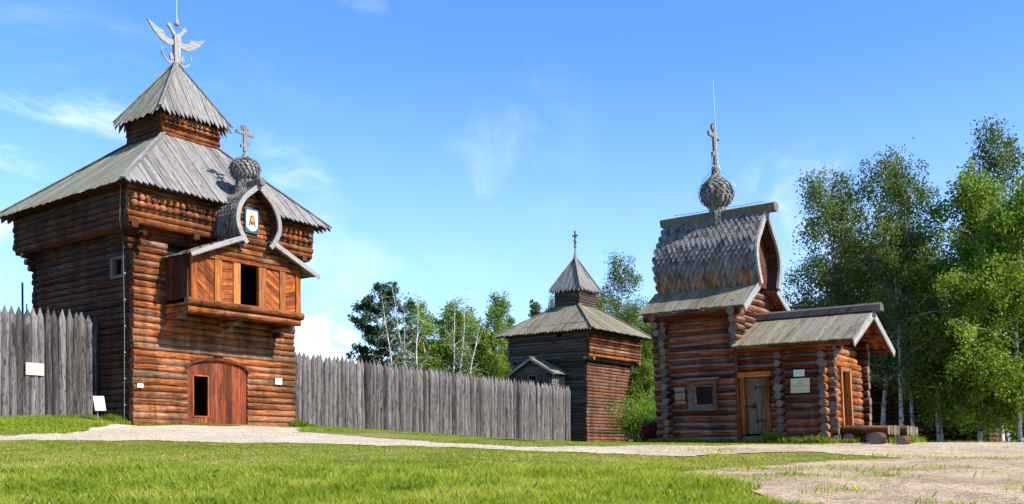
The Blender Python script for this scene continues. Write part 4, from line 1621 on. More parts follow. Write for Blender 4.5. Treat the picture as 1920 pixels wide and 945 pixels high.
cup = onion(ch, 1.5, 4.45, [(.34, 8.1), (.29, 8.45), (.25, 8.70), (.25, 8.94)],
            [(.25, 8.88), (.38, 8.97), (.50, 9.16), (.52, 9.36), (.43, 9.60), (.28, 9.78), (.15, 9.93), (.09, 10.10), (.06, 10.28)],
            ZC, 10.28, 1.55, .90, [M_SHING, M_SHING, M_LOG_SHADE_OLD], SH, row=.125)
mb = MB()
x0_, y0_ = 1.52, 4.39
mb.tube([(x0_ + .02, y0_, 9.9), (x0_ + .02, y0_, 13.4)], [.022, .014], 6)
for sg in (-1, 1):
    pts = [(1.5, 4.45 - sg * .12, 10.8), (1.5, 4.45 - sg * .16, 10.2), (1.5, 4.45 - sg * .5, 9.85), (1.5, 4.45 - sg * .72, 9.45), (1.5, 4.45 - sg * .62, 9.05), (1.5, 4.45 - sg * .35, 8.82), (1.5, 4.45 - sg * .6, 8.74), (1.5, 4.45 - sg * 1.75, 8.76)]
    sm_ = catmull([(p[1], p[2]) for p in pts], 5)
    mb.tube([(1.5, a, b) for a, b in sm_], [.012] * len(sm_), 5)
cpart(mb, "lightning_conductor", [M_WIRE])

# window with splayed frame, grille and open shutter
wf = MB()
y0, y1, z0, z1 = win
o_ = .17
xo = -.10
for pts, g in (([(xo, y0 - o_, z0 - o_), (xo, y1 + o_, z0 - o_), (.10, y1 - .06, z0 + .06), (.10, y0 + .06, z0 + .06)], (0, 1, 0)),
               ([(xo, y0 - o_, z1 + o_), (xo, y1 + o_, z1 + o_), (.10, y1 - .06, z1 - .06), (.10, y0 + .06, z1 - .06)], (0, 1, 0)),
               ([(xo, y0 - o_, z0 - o_ + .01), (xo, y0 - o_, z1 + o_ - .01), (.10, y0 + .06, z1 - .07), (.10, y0 + .06, z0 + .07)], (0, 0, 1)),
               ([(xo, y1 + o_, z0 - o_ + .01), (xo, y1 + o_, z1 + o_ - .01), (.10, y1 - .06, z1 - .07), (.10, y1 - .06, z0 + .07)], (0, 0, 1))):
    v_ = [Vector(p) for p in pts]
    nn = (v_[1] - v_[0]).cross(v_[2] - v_[0]).normalized()
    if nn.x < 0: nn = -nn
    wf.prism(v_, nn * .04, g)
wf.box(-.13, -.02, y0 - .30, y1 + .28, z1 + o_ + .01, z1 + o_ + .08, (0, 1, 0))
wfo = cpart(wf, "window", [M_BROWN])
mb = MB(); mb.box(.13, .15, y0 - .05, y1 + .05, z0 - .05, z1 + .05, (0, 1, 0), .5); cpart(mb, "pane", [M_BLACK], wfo)
mb = MB()
for k_ in range(-6, 7):
    for s2 in (-1, 1):
        p = Vector((.11, (y0 + y1) / 2 + k_ * .13, (z0 + z1) / 2)); d = Vector((0, s2, 1)).normalized()
        ts = []
        for lim0, lim1, pc, dc in ((y0 + .07, y1 - .07, p.y, d.y), (z0 + .07, z1 - .07, p.z, d.z)):
            a, b = (lim0 - pc) / dc, (lim1 - pc) / dc
            ts.append((min(a, b), max(a, b)))
        a, b = max(t[0] for t in ts), min(t[1] for t in ts)
        if b > a + .03: mb.tube([p + d * a, p + d * b], [.009, .009], 4)
cpart(mb, "grille", [M_DARK], wfo)
mb = MB()
for a, b in ((5.24, 5.42), (5.424, 5.60)):
    mb.prism([(-.15, a + .05, 1.66), (-.19, b + .05, 1.66), (-.19, b + .05, 2.24), (-.15, a + .05, 2.24)], (-.03, -.01, 0), (0, 0, 1), .7)
M_SHUT = wood("new_pine_board", (.22, .12, .06), (.42, .27, .15), (.55, .38, .24), patch=.1, top=0, crack=.3)
sh = cpart(mb, "shutter", [M_SHUT], wfo)
mb = MB()
mb.prism([(-.215, 5.27, 2.05), (-.235, 5.66, 2.05), (-.235, 5.66, 2.09), (-.215, 5.27, 2.09)], (-.008, 0, 0), (0, 1, 0), .5)
mb.prism([(-.215, 5.27, 1.76), (-.235, 5.66, 1.76), (-.235, 5.66, 1.80), (-.215, 5.27, 1.80)], (-.008, 0, 0), (0, 1, 0), .5)
cpart(mb, "hinge", [M_DARK], wfo)
# side door
y0, y1, z0, z1 = door
mb = MB()
e_ = [y0 + .14, y0 + .35, y0 + .52, y0 + .70, y1 - .14]
for a, b in zip(e_[:-1], e_[1:]):
    mb.box(.04 + rng.uniform(0, .015), .10, a + .003, b - .003, z0 + .02, z1 - .14, (0, 0, 1))
dr = cpart(mb, "side_door", [M_BROWN])
mb = MB()
mb.box(-.07, .14, y0, y0 + .13, z0, z1, (0, 0, 1)); mb.box(-.07, .14, y1 - .13, y1, z0, z1, (0, 0, 1))
mb.box(-.09, .13, y0 - .08, y1 + .08, z1 - .13 + .003, z1 + .05, (0, 1, 0))
cpart(mb, "door_frame", [M_PLANK], dr)
mb = MB()
for z_ in (.98, 2.12):
    mb.box(.015, .035, y0 + .16, y0 + .52, z_, z_ + .05, (0, 1, 0), .5); mb.box(.012, .034, y0 + .50, y0 + .55, z_ - .05, z_ + .10, (0, 0, 1), .5)
mb.box(.012, .034, y0 + .52, y1 - .16, 1.48, 1.53, (0, 1, 0), .5)
mb.lathe(.01, y0 + .60, [(.01, 1.43), (.05, 1.44), (.05, 1.56), (.01, 1.57)], 8, .5)
cpart(mb, "strap_hinge", [M_DARK], dr)
mb = MB()
mb.box(-.02, .2, 3.30, 3.42, .2, 3.65, (0, 0, 1)); mb.box(.02, .16, 3.225, 3.295, .5, 2.7, (0, 0, 1))
cpart(mb, "wall_post", [M_DOOR])
# end doorway
mb = MB()
mb.box(.44, .56, -.07, .25, .60, 2.60, (0, 0, 1)); mb.box(1.30, 1.42, -.07, .25, .60, 2.60, (0, 0, 1)); mb.box(.40, 1.46, -.075, .25, 2.603, 2.73, (1, 0, 0))
mb.box(.563, 1.297, -.05, .25, .56, .62, (1, 0, 0))
df = cpart(mb, "end_door_frame", [M_FRESH])
mb = MB()
for k_ in range(3):
    mb.prism([(1.26, .10 + k_ * .22, .64), (1.26, .10 + k_ * .22 + .215, .64), (1.26, .10 + k_ * .22 + .215, 2.58), (1.26, .10 + k_ * .22, 2.58)], (.04, 0, 0), (0, 0, 1))
cpart(mb, "open_door", [M_DOOR], df)

# plates on the long wall
for (y0, y1, z0, z1, mt, lab, ink, rows) in (
        (.82, 1.46, 1.90, 2.38, M_BEIGE, "larger beige information plate on the chapel's long wall", M_INK,
         [(.13, -.03, .03, .035), (.06, -.14, .14, .012), (-.01, -.26, .26, .018), (-.05, -.06, .06, .012), (-.17, -.15, .15, .012)]),
        (.98, 1.34, 2.44, 2.66, M_WHITE, "small white plate above the beige plate on the chapel wall", M_INKL,
         [(.05, -.1, .1, .012), (.02, -.13, .12, .012), (-.01, -.12, .12, .012), (-.04, -.13, .13, .012), (-.07, -.09, .08, .012)])):
    zc = (z0 + z1) / 2; k = SH[0] * (zc - ZC)
    yc = (y0 + y1) / 2
    p = world_pt(CC[0], CC[1], -.045 - .6046 * k, yc + .7965 * k, zc)
    o = empty("information_plate", p, ROT)
    tag(o, lab, "sign")
    mb = MB(); mb.box(-.012, .012, -(y1 - y0) / 2, (y1 - y0) / 2, -(z1 - z0) / 2, (z1 - z0) / 2, (0, 1, 0), .5); mb.build("plate", mt, o)
    text_lines(o, -.012, 1, 1, rows, ink, 'y')

# log platform before the end door
p = world_pt(CC[0], CC[1], 1.4, -.7, 0); zp = tz(p.x, p.y)
plat = empty("log_platform", (p.x, p.y, zp), ROT)
tag(plat, "low platform of round logs before the chapel's end door", "platform")
for yy, e in ((-.30, .42), (.42, .38)):
    mb = MB(); mb.log((-1.35, yy, .15), (1.5, yy, .15), .17, wob=.04); mb.build("support_log", [M_LOG_SHADE_OLD, M_END], plat)
for k_, x_ in enumerate((-1.05, -.70, -.35, .0, .36, .72, 1.08, 1.42)):
    mb = MB(); mb.log((x_, .62, .42), (x_, (-.78 if k_ < 4 else -.98), .42), .165, wob=.04, rnd=.3 + .08 * k_); mb.build("deck_log", [M_LOG, M_END], plat)
for (a, b, r_, lab) in ((-.75, -1.45, .21, "thick sawn log lying at the near foot of the chapel's log platform"), (-.55, -2.15, .15, "thinner grey log lying right of the thick sawn log by the platform")):
    p = world_pt(CC[0], CC[1], a, b, 0); z_ = tz(p.x, p.y)
    mb = MB(); mb.log((-.25, 0, r_ * .85), (.40, .05, r_ * .85), r_, n=16, wob=.03)
    o = mb.build("sawn_log", [M_LOG_SHADE_OLD, M_END], None, 0, None, (p.x, p.y, z_)); o.rotation_euler = (0, 0, ROT)
    tag(o, lab, "log", "sawn logs by the platform")

# ------------------------------------------------------------------ dark log house behind the birches
HC = (22.5, 47.0)
zh = tz(*HC)
hs = empty("log_house", (HC[0], HC[1], zh), ROT)
tag(hs, "dark log house with plank porch posts standing in the shade behind the birches", "house")
mb = MB()
log_wall(mb, 'y', 0, 1, 0, 9, zh - .1, zh + 3.3, .27, (.3, .3), .5, ((1.5, 2.3, zh + 1.1, zh + 2.1), (4.0, 4.8, zh + 1.1, zh + 2.1)))
mb.build("wall", [M_LOG_SHADE_OLD, M_END], hs, zh)
mb = MB()
log_wall(mb, 'x', 0, 1, 0, 7, zh - .1, zh + 3.3, .27, (.3, .3), 0, ((2.5, 3.3, zh + 1.1, zh + 2.1),))
mb.build("wall", [M_LOG_SHADE_OLD, M_END], hs, zh)
mb = MB(); log_wall(mb, 'x', 9, -1, 0, 7, zh - .1, zh + 3.3, .27, (.3, .3), 0); log_wall(mb, 'y', 7, -1, 0, 9, zh - .1, zh + 3.3, .27, (.3, .3), 0)
mb.build("wall", [M_LOG_SHADE_OLD, M_END], hs, zh)
mb = MB()
for sg in (-1, 1):
    board_slope(mb, (3.5 + sg * 4.3, -.7, zh + 3.2), (3.5 + sg * 4.3, 9.7, zh + 3.2), (3.5, 9.7, zh + 5.9), (3.5, -.7, zh + 5.9), .3, .05)
mb.build("roof", [M_ROOF], hs, zh)
mb = MB()
z_ = 3.3
while z_ < 5.6:
    hw = (5.75 - z_) / .63
    mb.log((3.5 - hw, .14, zh + z_), (3.5 + hw, .14, zh + z_), .14, n=8); z_ += .25
mb.build("gable_wall", [M_LOG_SHADE_OLD, M_END], hs, zh)
for (xa, ya, ax) in ((0, 1.5, 'y'), (0, 4.0, 'y'), (2.5, 0, 'x')):
    mb = MB()
    if ax == 'y':
        for a, b, c, d in ((ya - .08, ya, 1.02, 2.18), (ya + .8, ya + .88, 1.02, 2.18)):
            mb.box(-.03, .12, a, b, zh + c, zh + d, (0, 0, 1))
        mb.box(-.03, .12, ya, ya + .8, zh + 1.02, zh + 1.10, (0, 1, 0)); mb.box(-.03, .12, ya, ya + .8, zh + 2.10, zh + 2.18, (0, 1, 0)); mb.box(.02, .06, ya + .38, ya + .42, zh + 1.1, zh + 2.1, (0, 0, 1))
        f = mb.build("window", M_PLANK, hs, zh); mb = MB(); mb.box(.10, .12, ya, ya + .8, 1.1, 2.1, (0, 1, 0), .5); mb.build("pane", M_BLACK, f)
    else:
        mb.box(xa - .08, xa, -.03, .12, zh + 1.02, zh + 2.18, (0, 0, 1)); mb.box(xa + .8, xa + .88, -.03, .12, zh + 1.02, zh + 2.18, (0, 0, 1))
        mb.box(xa, xa + .8, -.03, .12, zh + 1.02, zh + 1.1, (1, 0, 0)); mb.box(xa, xa + .8, -.03, .12, zh + 2.1, zh + 2.18, (1, 0, 0))
        f = mb.build("window", M_PLANK, hs, zh); mb = MB(); mb.box(xa, xa + .8, .10, .12, 1.1, 2.1, (1, 0, 0), .5); mb.build("pane", M_BLACK, f)
for k_ in range(4):
    mb = MB(); mb.log((-1.6, 5.2 + k_ * 1.1, zh - .1), (-1.6, 5.2 + k_ * 1.1, zh + 3.2), .12, n=8); mb.build("porch_post", [M_SHING, M_END], hs, zh)
mb = MB(); board_slope(mb, (-2.1, 4.8, zh + 2.9), (-2.1, 9.0, zh + 2.9), (-.02, 9.0, zh + 3.7), (-.02, 4.8, zh + 3.7), .3, .05); mb.build("porch_roof", M_ROOF, hs, zh)
# grey-roofed shed seen between the trunks
SC = (18.0, 50.0); zs_ = tz(*SC)
sd = empty("log_shed", (SC[0], SC[1], zs_), ROT)
tag(sd, "log shed with grey board roof behind the chapel's porch, half hidden by birches", "shed")
for axis, pl_, sg, t1 in (('y', 0, 1, 5), ('x', 0, 1, 4), ('x', 5, -1, 4), ('y', 4, -1, 5)):
    mb = MB(); log_wall(mb, axis, pl_, sg, 0, t1, zs_ - .1, zs_ + 3.2, .26, (.25, .25), .5 if axis == 'y' else 0); mb.build("wall", [M_LOG_SHADE_OLD, M_END], sd, zs_)
mb = MB()
for sg in (-1, 1):
    board_slope(mb, (2 + sg * 2.8, -.6, zs_ + 3.0), (2 + sg * 2.8, 5.6, zs_ + 3.0), (2, 5.6, zs_ + 5.2), (2, -.6, zs_ + 5.2), .28, .05)
mb.build("roof", [M_ROOF], sd, zs_)

# ------------------------------------------------------------------ vegetation
def leaf_mat(name, c0, c1, c2, trans=.35, scl=.35):
    m, t = new_mat(name)
    at = t.n('ShaderNodeAttribute'); at.attribute_name = "rnd"
    oi = t.n('ShaderNodeObjectInfo')
    tcn = t.n('ShaderNodeTexCoord')
    big = t.noise(tcn.outputs['Object'], scl, 3.0)
    f = t.math('ADD', t.math('MULTIPLY', at.outputs['Fac'], .55), t.math('MULTIPLY', big, .5))
    col = t.ramp(f, [(.22, c0), (.5, c1), (.82, c2)])
    dv = t.maprange(oi.outputs['Random'], 0, 1, .82, 1.18, smooth=False)
    col = t.mix(1.0, col, t.comb(dv, dv, dv), 'MULTIPLY')
    d = t.n('ShaderNodeBsdfPrincipled')
    t.put(d.inputs['Base Color'], col); d.inputs['Roughness'].default_value = .5; d.inputs['Specular IOR Level'].default_value = .25
    tr = t.n('ShaderNodeBsdfTranslucent')
    tcol = t.mix(1.0, col, (1.6, 1.55, .5, 1), 'MULTIPLY')
    t.put(tr.inputs[0], tcol)
    ms = t.n('ShaderNodeMixShader'); ms.inputs[0].default_value = trans
    t.put(ms.inputs[1], d.outputs[0]); t.put(ms.inputs[2], tr.outputs[0])
    o = t.n('ShaderNodeOutputMaterial'); t.put(o.inputs[0], ms.outputs[0])
    return m


M_LEAF = leaf_mat("birch_leaf", (.034, .060, .011), (.080, .125, .022), (.17, .19, .040))
M_LEAFB = leaf_mat("bright_leaf", (.055, .10, .008), (.130, .215, .020), (.26, .33, .040), .42)
M_NEED = leaf_mat("pine_needle", (.015, .035, .014), (.030, .060, .020), (.060, .095, .030), .1)
M_DULL = leaf_mat("grey_green_leaf", (.03, .05, .025), (.055, .085, .035), (.09, .12, .05), .3)
M_REDL = leaf_mat("red_leaf", (.06, .010, .015), (.16, .02, .03), (.25, .04, .05), .3)
M_GRASS = leaf_mat("grass_blade", (.13, .19, .014), (.27, .33, .028), (.54, .43, .15), .45, .55)


def bark_birch():
    m, t = new_mat("birch_bark")
    uv = t.n('ShaderNodeUVMap'); uv.uv_map = "UVMap"
    s_ = t.sep(uv.outputs[0])
    a = t.noise(t.comb(t.math('MULTIPLY', s_[0], 5.5), t.math('MULTIPLY', s_[1], 2.2), .0), 1.0, 5.0, .7, .8)
    b = t.noise(t.comb(t.math('MULTIPLY', s_[0], 1.3), t.math('MULTIPLY', s_[1], 2.0), 4.0), 1.0, 4.0, .6, .6)
    col = t.mix(t.maprange(b, .35, .7), (.62, .60, .56, 1), (.40, .37, .33, 1))
    col = t.mix(t.maprange(a, .53, .60), col, (.035, .03, .028, 1))
    principled(t, col, .8, a, .4, .02, .2)
    return m


M_BIRCH = bark_birch()
M_PBARK = wood("pine_bark", (.05, .022, .012), (.19, .085, .045), (.30, .15, .085), patch=.15, top=0)


def rv(a=1.0):
    return Vector((rng.uniform(-a, a), rng.uniform(-a, a), rng.uniform(-a, a)))


def limb(mb, p, d, L, r, seg, droop=0.0, wob=.12, n=5):
    pts, rad = [Vector(p)], [r]
    d = Vector(d).normalized()
    for i in range(seg):
        d = (d + rv(wob) + Vector((0, 0, -droop))).normalized()
        pts.append(pts[-1] + d * (L / seg)); rad.append(max(.006, r * (1 - (i + 1) / seg * .85)))
    mb.tube(pts, rad, n)
    return pts


def leaves_mesh(name, anchors, per, size, spread, mat, elong=1.5, hang=.0, seed=0):
    """anchors: list of (point, radius-scale); each leaf is one quad of its own somewhere round its anchor"""
    A = np.array([tuple(a[0]) for a in anchors]); R = np.array([a[1] for a in anchors])
    r_ = np.random.default_rng(seed)
    N = len(A) * per
    idx = np.repeat(np.arange(len(A)), per)
    off = r_.normal(0, 1, (N, 3)) * (spread * R[idx])[:, None]
    off[:, 2] *= .8; off[:, 2] -= hang * np.abs(r_.normal(0, 1, N)) * R[idx]
    c = A[idx] + off
    a = r_.normal(0, 1, (N, 3)); a[:, 2] -= hang * 2; a /= np.linalg.norm(a, axis=1)[:, None]
    b = np.cross(a, r_.normal(0, 1, (N, 3))); b /= np.linalg.norm(b, axis=1)[:, None]
    s_ = size * r_.uniform(.6, 1.3, N)[:, None]
    a = a * s_ * elong / 2; b = b * s_ / 2
    v = np.stack([c - a, c + b * .9 - a * .1, c + a, c - b * .9 - a * .1], 1).reshape(-1, 3)
    me_ = bpy.data.meshes.new(name)
    me_.vertices.add(N * 4); me_.vertices.foreach_set("co", v.astype(np.float32).ravel())
    me_.loops.add(N * 4); me_.loops.foreach_set("vertex_index", np.arange(N * 4, dtype=np.int32))
    me_.polygons.add(N); me_.polygons.foreach_set("loop_start", np.arange(0, N * 4, 4, dtype=np.int32))
    me_.polygons.foreach_set("loop_total", np.full(N, 4, dtype=np.int32))
    clump = r_.uniform(0, 1, len(A))[idx]
    val = np.clip(clump * .5 + r_.uniform(0, 1, N) * .5, 0, 1)
    at_ = me_.attributes.new("rnd", 'FLOAT', 'FACE'); at_.data.foreach_set("value", val.astype(np.float32))
    me_.materials.append(mat)
    me_.update(); me_.validate()
    return me_


def mesh_of(mb, name, mats):
    o = mb.build(name, mats); me_ = o.data
    bpy.data.objects.remove(o)
    return me_


def make_birch(H, seed, crown0=.25, R=.26, nbr=30, leafp=26, lsize=.13, lmat=None, bare_top=False, lean=0.0, twist=1.0, trunks=1, r0=None, sparse=1.0, up=.75, trunk_mat=None):
    """white trunk(s), rising limbs, drooping leafy twigs"""
    rng.seed(seed)
    mb = MB(); anch = []
    for tr in range(trunks):
        az = rng.random() * 6.28
        ln = lean + (.10 if trunks > 1 else 0)
        d0 = Vector((math.cos(az) * ln, math.sin(az) * ln, 1)).normalized()
        h = H * rng.uniform(.86, 1.0) if tr else H
        r = r0 or H * .0085
        pts, rad = [Vector((math.cos(az) * .2 * tr, math.sin(az) * .2 * tr, -.2))], [r * 1.25]
        d = d0.copy(); n = 14
        for i in range(n):
            d = (d + rv(.045 * twist) + Vector((0, 0, .03))).normalized()
            pts.append(pts[-1] + d * (h / n)); rad.append(r * (1 - (i + 1) / n * .93))
        mb.tube(pts, rad, 8)
        for k in range(nbr):
            f = crown0 + (1 - crown0) * (k + rng.random()) / nbr
            q = f * n; i = min(int(q), n - 1)
            p = pts[i].lerp(pts[i + 1], q - i)
            env = (math.sin(min(1, (1 - f) / (1 - crown0) * 1.25 + .05) * math.pi * .60)) ** 1.05 * rng.uniform(.75, 1.15)
            L = H * R * env * rng.uniform(.55, 1.1)
            a = rng.random() * 6.28
            bd = Vector((math.cos(a), math.sin(a), up * rng.uniform(.6, 1.5)))
            bp = limb(mb, p, bd, L, max(.012, rad[i] * .42), 5, .05, .16)
            nt = max(3, int(L * 2.6))
            for j in range(nt):
                g = rng.uniform(.25, 1.0)
                qi = g * (len(bp) - 1); ii = min(int(qi), len(bp) - 2)
                tp = bp[ii].lerp(bp[ii + 1], qi - ii)
                td = Vector((rng.uniform(-1, 1), rng.uniform(-1, 1), rng.uniform(-.2, .9)))
                tw = limb(mb, tp, td, rng.uniform(.5, 1.3) * H / 13, .012, 4, .28, .2, 3)
                if bare_top and f > bare_top and rng.random() < .9:
                    continue
                if rng.random() > sparse:
                    continue
                for m_ in (2, 3, 4):
                    anch.append((tw[m_], rng.uniform(.6, 1.2)))
    me_t = mesh_of(mb, "trunk", [trunk_mat or M_BIRCH])
    me_l = leaves_mesh("crown", anch, leafp, lsize, .24 * H / 13, lmat or M_LEAF, 1.4, .45, seed) if anch else None
    return me_t, me_l


def make_pine(H, seed, fluffy=1.0, conical=False, nmat=None, crown0=.22):
    rng.seed(seed)
    mb = MB(); anch = []
    r = H * .015
    pts, rad = [Vector((0, 0, -.2))], [r * 1.2]
    d = Vector((0, 0, 1)); n = 12
    for i in range(n):
        d = (d + rv(.04)).normalized(); pts.append(pts[-1] + d * (H / n)); rad.append(r * (1 - (i + 1) / n * .9))
    mb.tube(pts, rad, 8)
    nb = 46
    for k in range(nb):
        f = crown0 + (1 - crown0) * (k + rng.random()) / nb
        q = f * n; i = min(int(q), n - 1)
        p = pts[i].lerp(pts[i + 1], q - i)
        L = H * ((1 - f) * .30 + .02 if conical else .27 * math.sin(min(1, (1 - f) * 1.5 + .2) * math.pi * .60)) * rng.uniform(.6, 1.15)
        a = rng.random() * 6.28
        bp = limb(mb, p, Vector((math.cos(a), math.sin(a), rng.uniform(-.05, .45))), L, max(.015, rad[i] * .4), 5, -.03, .14)
        for j in range(max(3, int(L * 3.4))):
            g = rng.uniform(.3, 1.0)
            qi = g * (len(bp) - 1); ii = min(int(qi), len(bp) - 2)
            tp = bp[ii].lerp(bp[ii + 1], qi - ii)
            tw = limb(mb, tp, rv(1) + Vector((0, 0, .6)), rng.uniform(.25, .7), .012, 2, 0, .1, 3)
            anch.append((tw[-1], rng.uniform(.8, 1.2)))
            if rng.random() < .5: anch.append((tw[1], .9))
    me_t = mesh_of(mb, "trunk", [M_PBARK])
    me_l = leaves_mesh("crown", anch, 26, .15, .19, nmat or M_NEED, 2.6, 0, seed)
    return me_t, me_l


def plant(name, meshes, px, Y, top, H, label, cat, group=None, rz=0.0, z=None, wide=1.0, X=None):
    if X is None: X = (px - 960) / 1807 * Y
    z0 = tz(X, Y) if z is None else z
    s_ = ((845 - top) / 1807 * Y - z0) / H
    o = empty(name, (X, Y, z0), rz)
    o.scale = (s_ * wide, s_ * wide, s_)
    for nm, me_ in zip(("trunk", "crown"), meshes):
        if me_ is None: continue
        c = bpy.data.objects.new(nm, me_); c.parent = o; COL.objects.link(c)
    tag(o, label, cat, group)
    return o


B1 = make_birch(13, 3, .22, .24, 38, 50, .086, M_LEAF, sparse=.85)
B2 = make_birch(13, 14, .28, .21, 34, 48, .086, M_LEAF, trunks=2, sparse=.75)
B3 = make_birch(13, 25, .13, .27, 56, 50, .105, M_LEAFB, up=.45)
B4 = make_birch(13, 36, .25, .16, 20, 10, .13, M_LEAF, bare_top=.55, twist=1.8, trunks=2, r0=.13, sparse=.6, up=1.3)
B5 = make_birch(13, 47, .35, .13, 22, 1, .12, M_LEAF, bare_top=.01, twist=1.6, r0=.11, up=1.5)
B6 = make_birch(13, 58, .12, .27, 44, 36, .14, M_LEAFB, up=.5)
B7 = make_birch(13, 91, .16, .25, 40, 34, .13, M_LEAF, up=.6)
P1 = make_pine(13, 69, crown0=.28)
P2 = make_pine(13, 80, conical=True, nmat=M_DULL)
rng.seed(99)

G1 = "trees beyond the long palisade"
plant("pine_tree", P1, 708, 84, 540, 13, "dark pine with reddish trunk above the long palisade, nearest the gate tower", "tree", G1, .5, wide=1.02)
plant("birch_tree", B5, 737, 79, 545, 13, "leafless white birch standing in front of the dark pine", "tree", G1, 1.0, wide=1.1)
plant("birch_tree", B5, 752, 80, 562, 13, "slimmer leafless white birch at the right edge of the dark pine", "tree", G1, 3.1, wide=1.1)
plant("birch_tree", B4, 792, 80, 528, 13, "tall sparse birch with leaning white stems just right of the dark pine", "tree", G1, 2.0, wide=1.15)
plant("birch_tree", B4, 842, 79, 540, 13, "half bare birch with upright white stem mid-way along the palisade trees", "tree", G1, 4.4, wide=1.0)
plant("birch_tree", B5, 885, 78, 590, 13, "crooked bare white stems before the dense green birches over the palisade", "tree", G1, 5.2, wide=1.6)
plant("birch_tree", B6, 812, 90, 565, 13, "green birch filling the gap behind the sparse white stems", "tree", G1, .3, wide=1.0)
plant("birch_tree", B6, 862, 92, 570, 13, "dense green birch in the middle of the palisade trees", "tree", G1, 1.3, wide=1.2)
plant("birch_tree", B6, 915, 88, 552, 13, "tall green birch with drooping top near the corner tower", "tree", G1, 2.6, wide=.80)
plant("birch_tree", B6, 940, 95, 640, 13, "low dark green birch beside the corner tower's roof edge", "tree", G1, 3.9, wide=1.6)
plant("birch_tree", B6, 892, 98, 600, 13, "low broad birch behind the dense green one", "tree", G1, 5.1, wide=1.6)
plant("birch_tree", B6, 835, 97, 590, 13, "green birch crown seen between the upright and leaning white stems", "tree", G1, 2.2, wide=1.3)
plant("birch_tree", B6, 905, 101, 590, 13, "rearmost green birch left of the corner tower", "tree", G1, .8, wide=1.3)
plant("birch_tree", B7, 775, 99, 640, 13, "low green tree right behind the dark pine", "tree", G1, .8, wide=1.3)
plant("birch_tree", B5, 956, 96, 540, 13, "thin pale leafless birch rising just left of the corner tower roof", "tree", G1, .2, wide=.9)
plant("larch_tree", P2, 952, 100, 600, 13, "small grey-green larch at the foot of the thin pale birch", "tree", G1, 1.2, wide=.8)
G2 = "trees behind the corner tower"
plant("larch_tree", P2, 1000, 92, 572, 13, "grey-green larch top showing over the left slope of the corner tower roof", "tree", G2, 2.1)
plant("birch_tree", B1, 1030, 95, 545, 13, "green birch top behind the corner tower turret, on its left", "tree", G2, .9, wide=.7)
plant("birch_tree", B2, 1122, 92, 540, 13, "green birch directly right of the corner tower turret", "tree", G2, 3.3, wide=.7)
plant("birch_tree", B1, 1180, 84, 484, 13, "tallest birch between the corner tower and the chapel", "tree", G2, 4.1, wide=1.0)
plant("birch_tree", B6, 1202, 80, 575, 13, "dense birch crown between the tallest birch and the chapel eave", "tree", G2, 3.7, wide=.8)
plant("birch_tree", B6, 1150, 88, 580, 13, "mid-height dense birch behind the corner tower's right roof slope", "tree", G2, 2.9, wide=1.1)
plant("birch_tree", B6, 1214, 76, 606, 13, "bushy bright birch filling the gap between corner tower and chapel", "tree", G2, 1.9, wide=1.1)
plant("birch_tree", B6, 1232, 72, 680, 13, "low leafy birch sapling at ground level beside the corner tower", "tree", G2, .6, wide=1.5)
plant("birch_tree", B5, 1188, 73.5, 640, 13, "bare slim white birch stem right against the corner tower's edge", "tree", G2, .6, wide=.4)
G3 = "birches on the right behind the chapel"
plant("birch_tree", B1, 1655, 44, 268, 13, "tallest feathery birch directly above the chapel porch roof", "tree", G3, 1.1, wide=.95)
plant("birch_tree", B2, 1585, 46, 312, 13, "birch with fine drooping twigs reaching toward the chapel's barrel roof", "tree", G3, 2.3, wide=.95)
plant("birch_tree", B1, 1712, 43, 310, 13, "birch with vertical trunk between the porch and the dense bright tree", "tree", G3, 4.0, wide=.9)
lt = plant("birch_tree", B2, 1688, 41, 420, 13, "leaning birch with thick white trunk beside the chapel's log platform", "tree", G3, 5.2, wide=.9)
lt.rotation_euler = (.02, -.10, 5.2)
plant("birch_tree", B3, 1838, 40, 292, 13, "broad bright green birch with white trunk, largest on the right", "tree", G3, .4, wide=1.05)
plant("birch_tree", B3, 1880, 41, 400, 13, "lower bright green birch in front of the log house", "tree", G3, 2.4, wide=1.2)
plant("birch_tree", B3, 1912, 39, 330, 13, "bright birch with twin trunks at the right edge of the view", "tree", G3, 3.6, wide=1.0)
plant("birch_tree", B1, 1925, 50, 225, 13, "dark tall birch rising behind the bright ones in the top right corner", "tree", G3, 3.0, wide=.9)
plant("birch_tree", B2, 1768, 47, 450, 13, "shaded birch standing behind the largest bright birch", "tree", G3, 1.7, wide=1.1)
plant("birch_tree", B1, 2030, 46, 250, 13, "tall birch just outside the right edge", "tree", G3, .7, wide=1.1)
plant("birch_tree", B1, 2110, 45, 250, 13, "tall birch well beyond the right edge of the view", "tree", G3, 2.2, wide=1.0)
plant("birch_tree", B3, 2190, 43, 330, 13, "bright birch farthest beyond the right edge", "tree", G3, 4.9, wide=1.1)
G4 = "dark trees behind the log house"
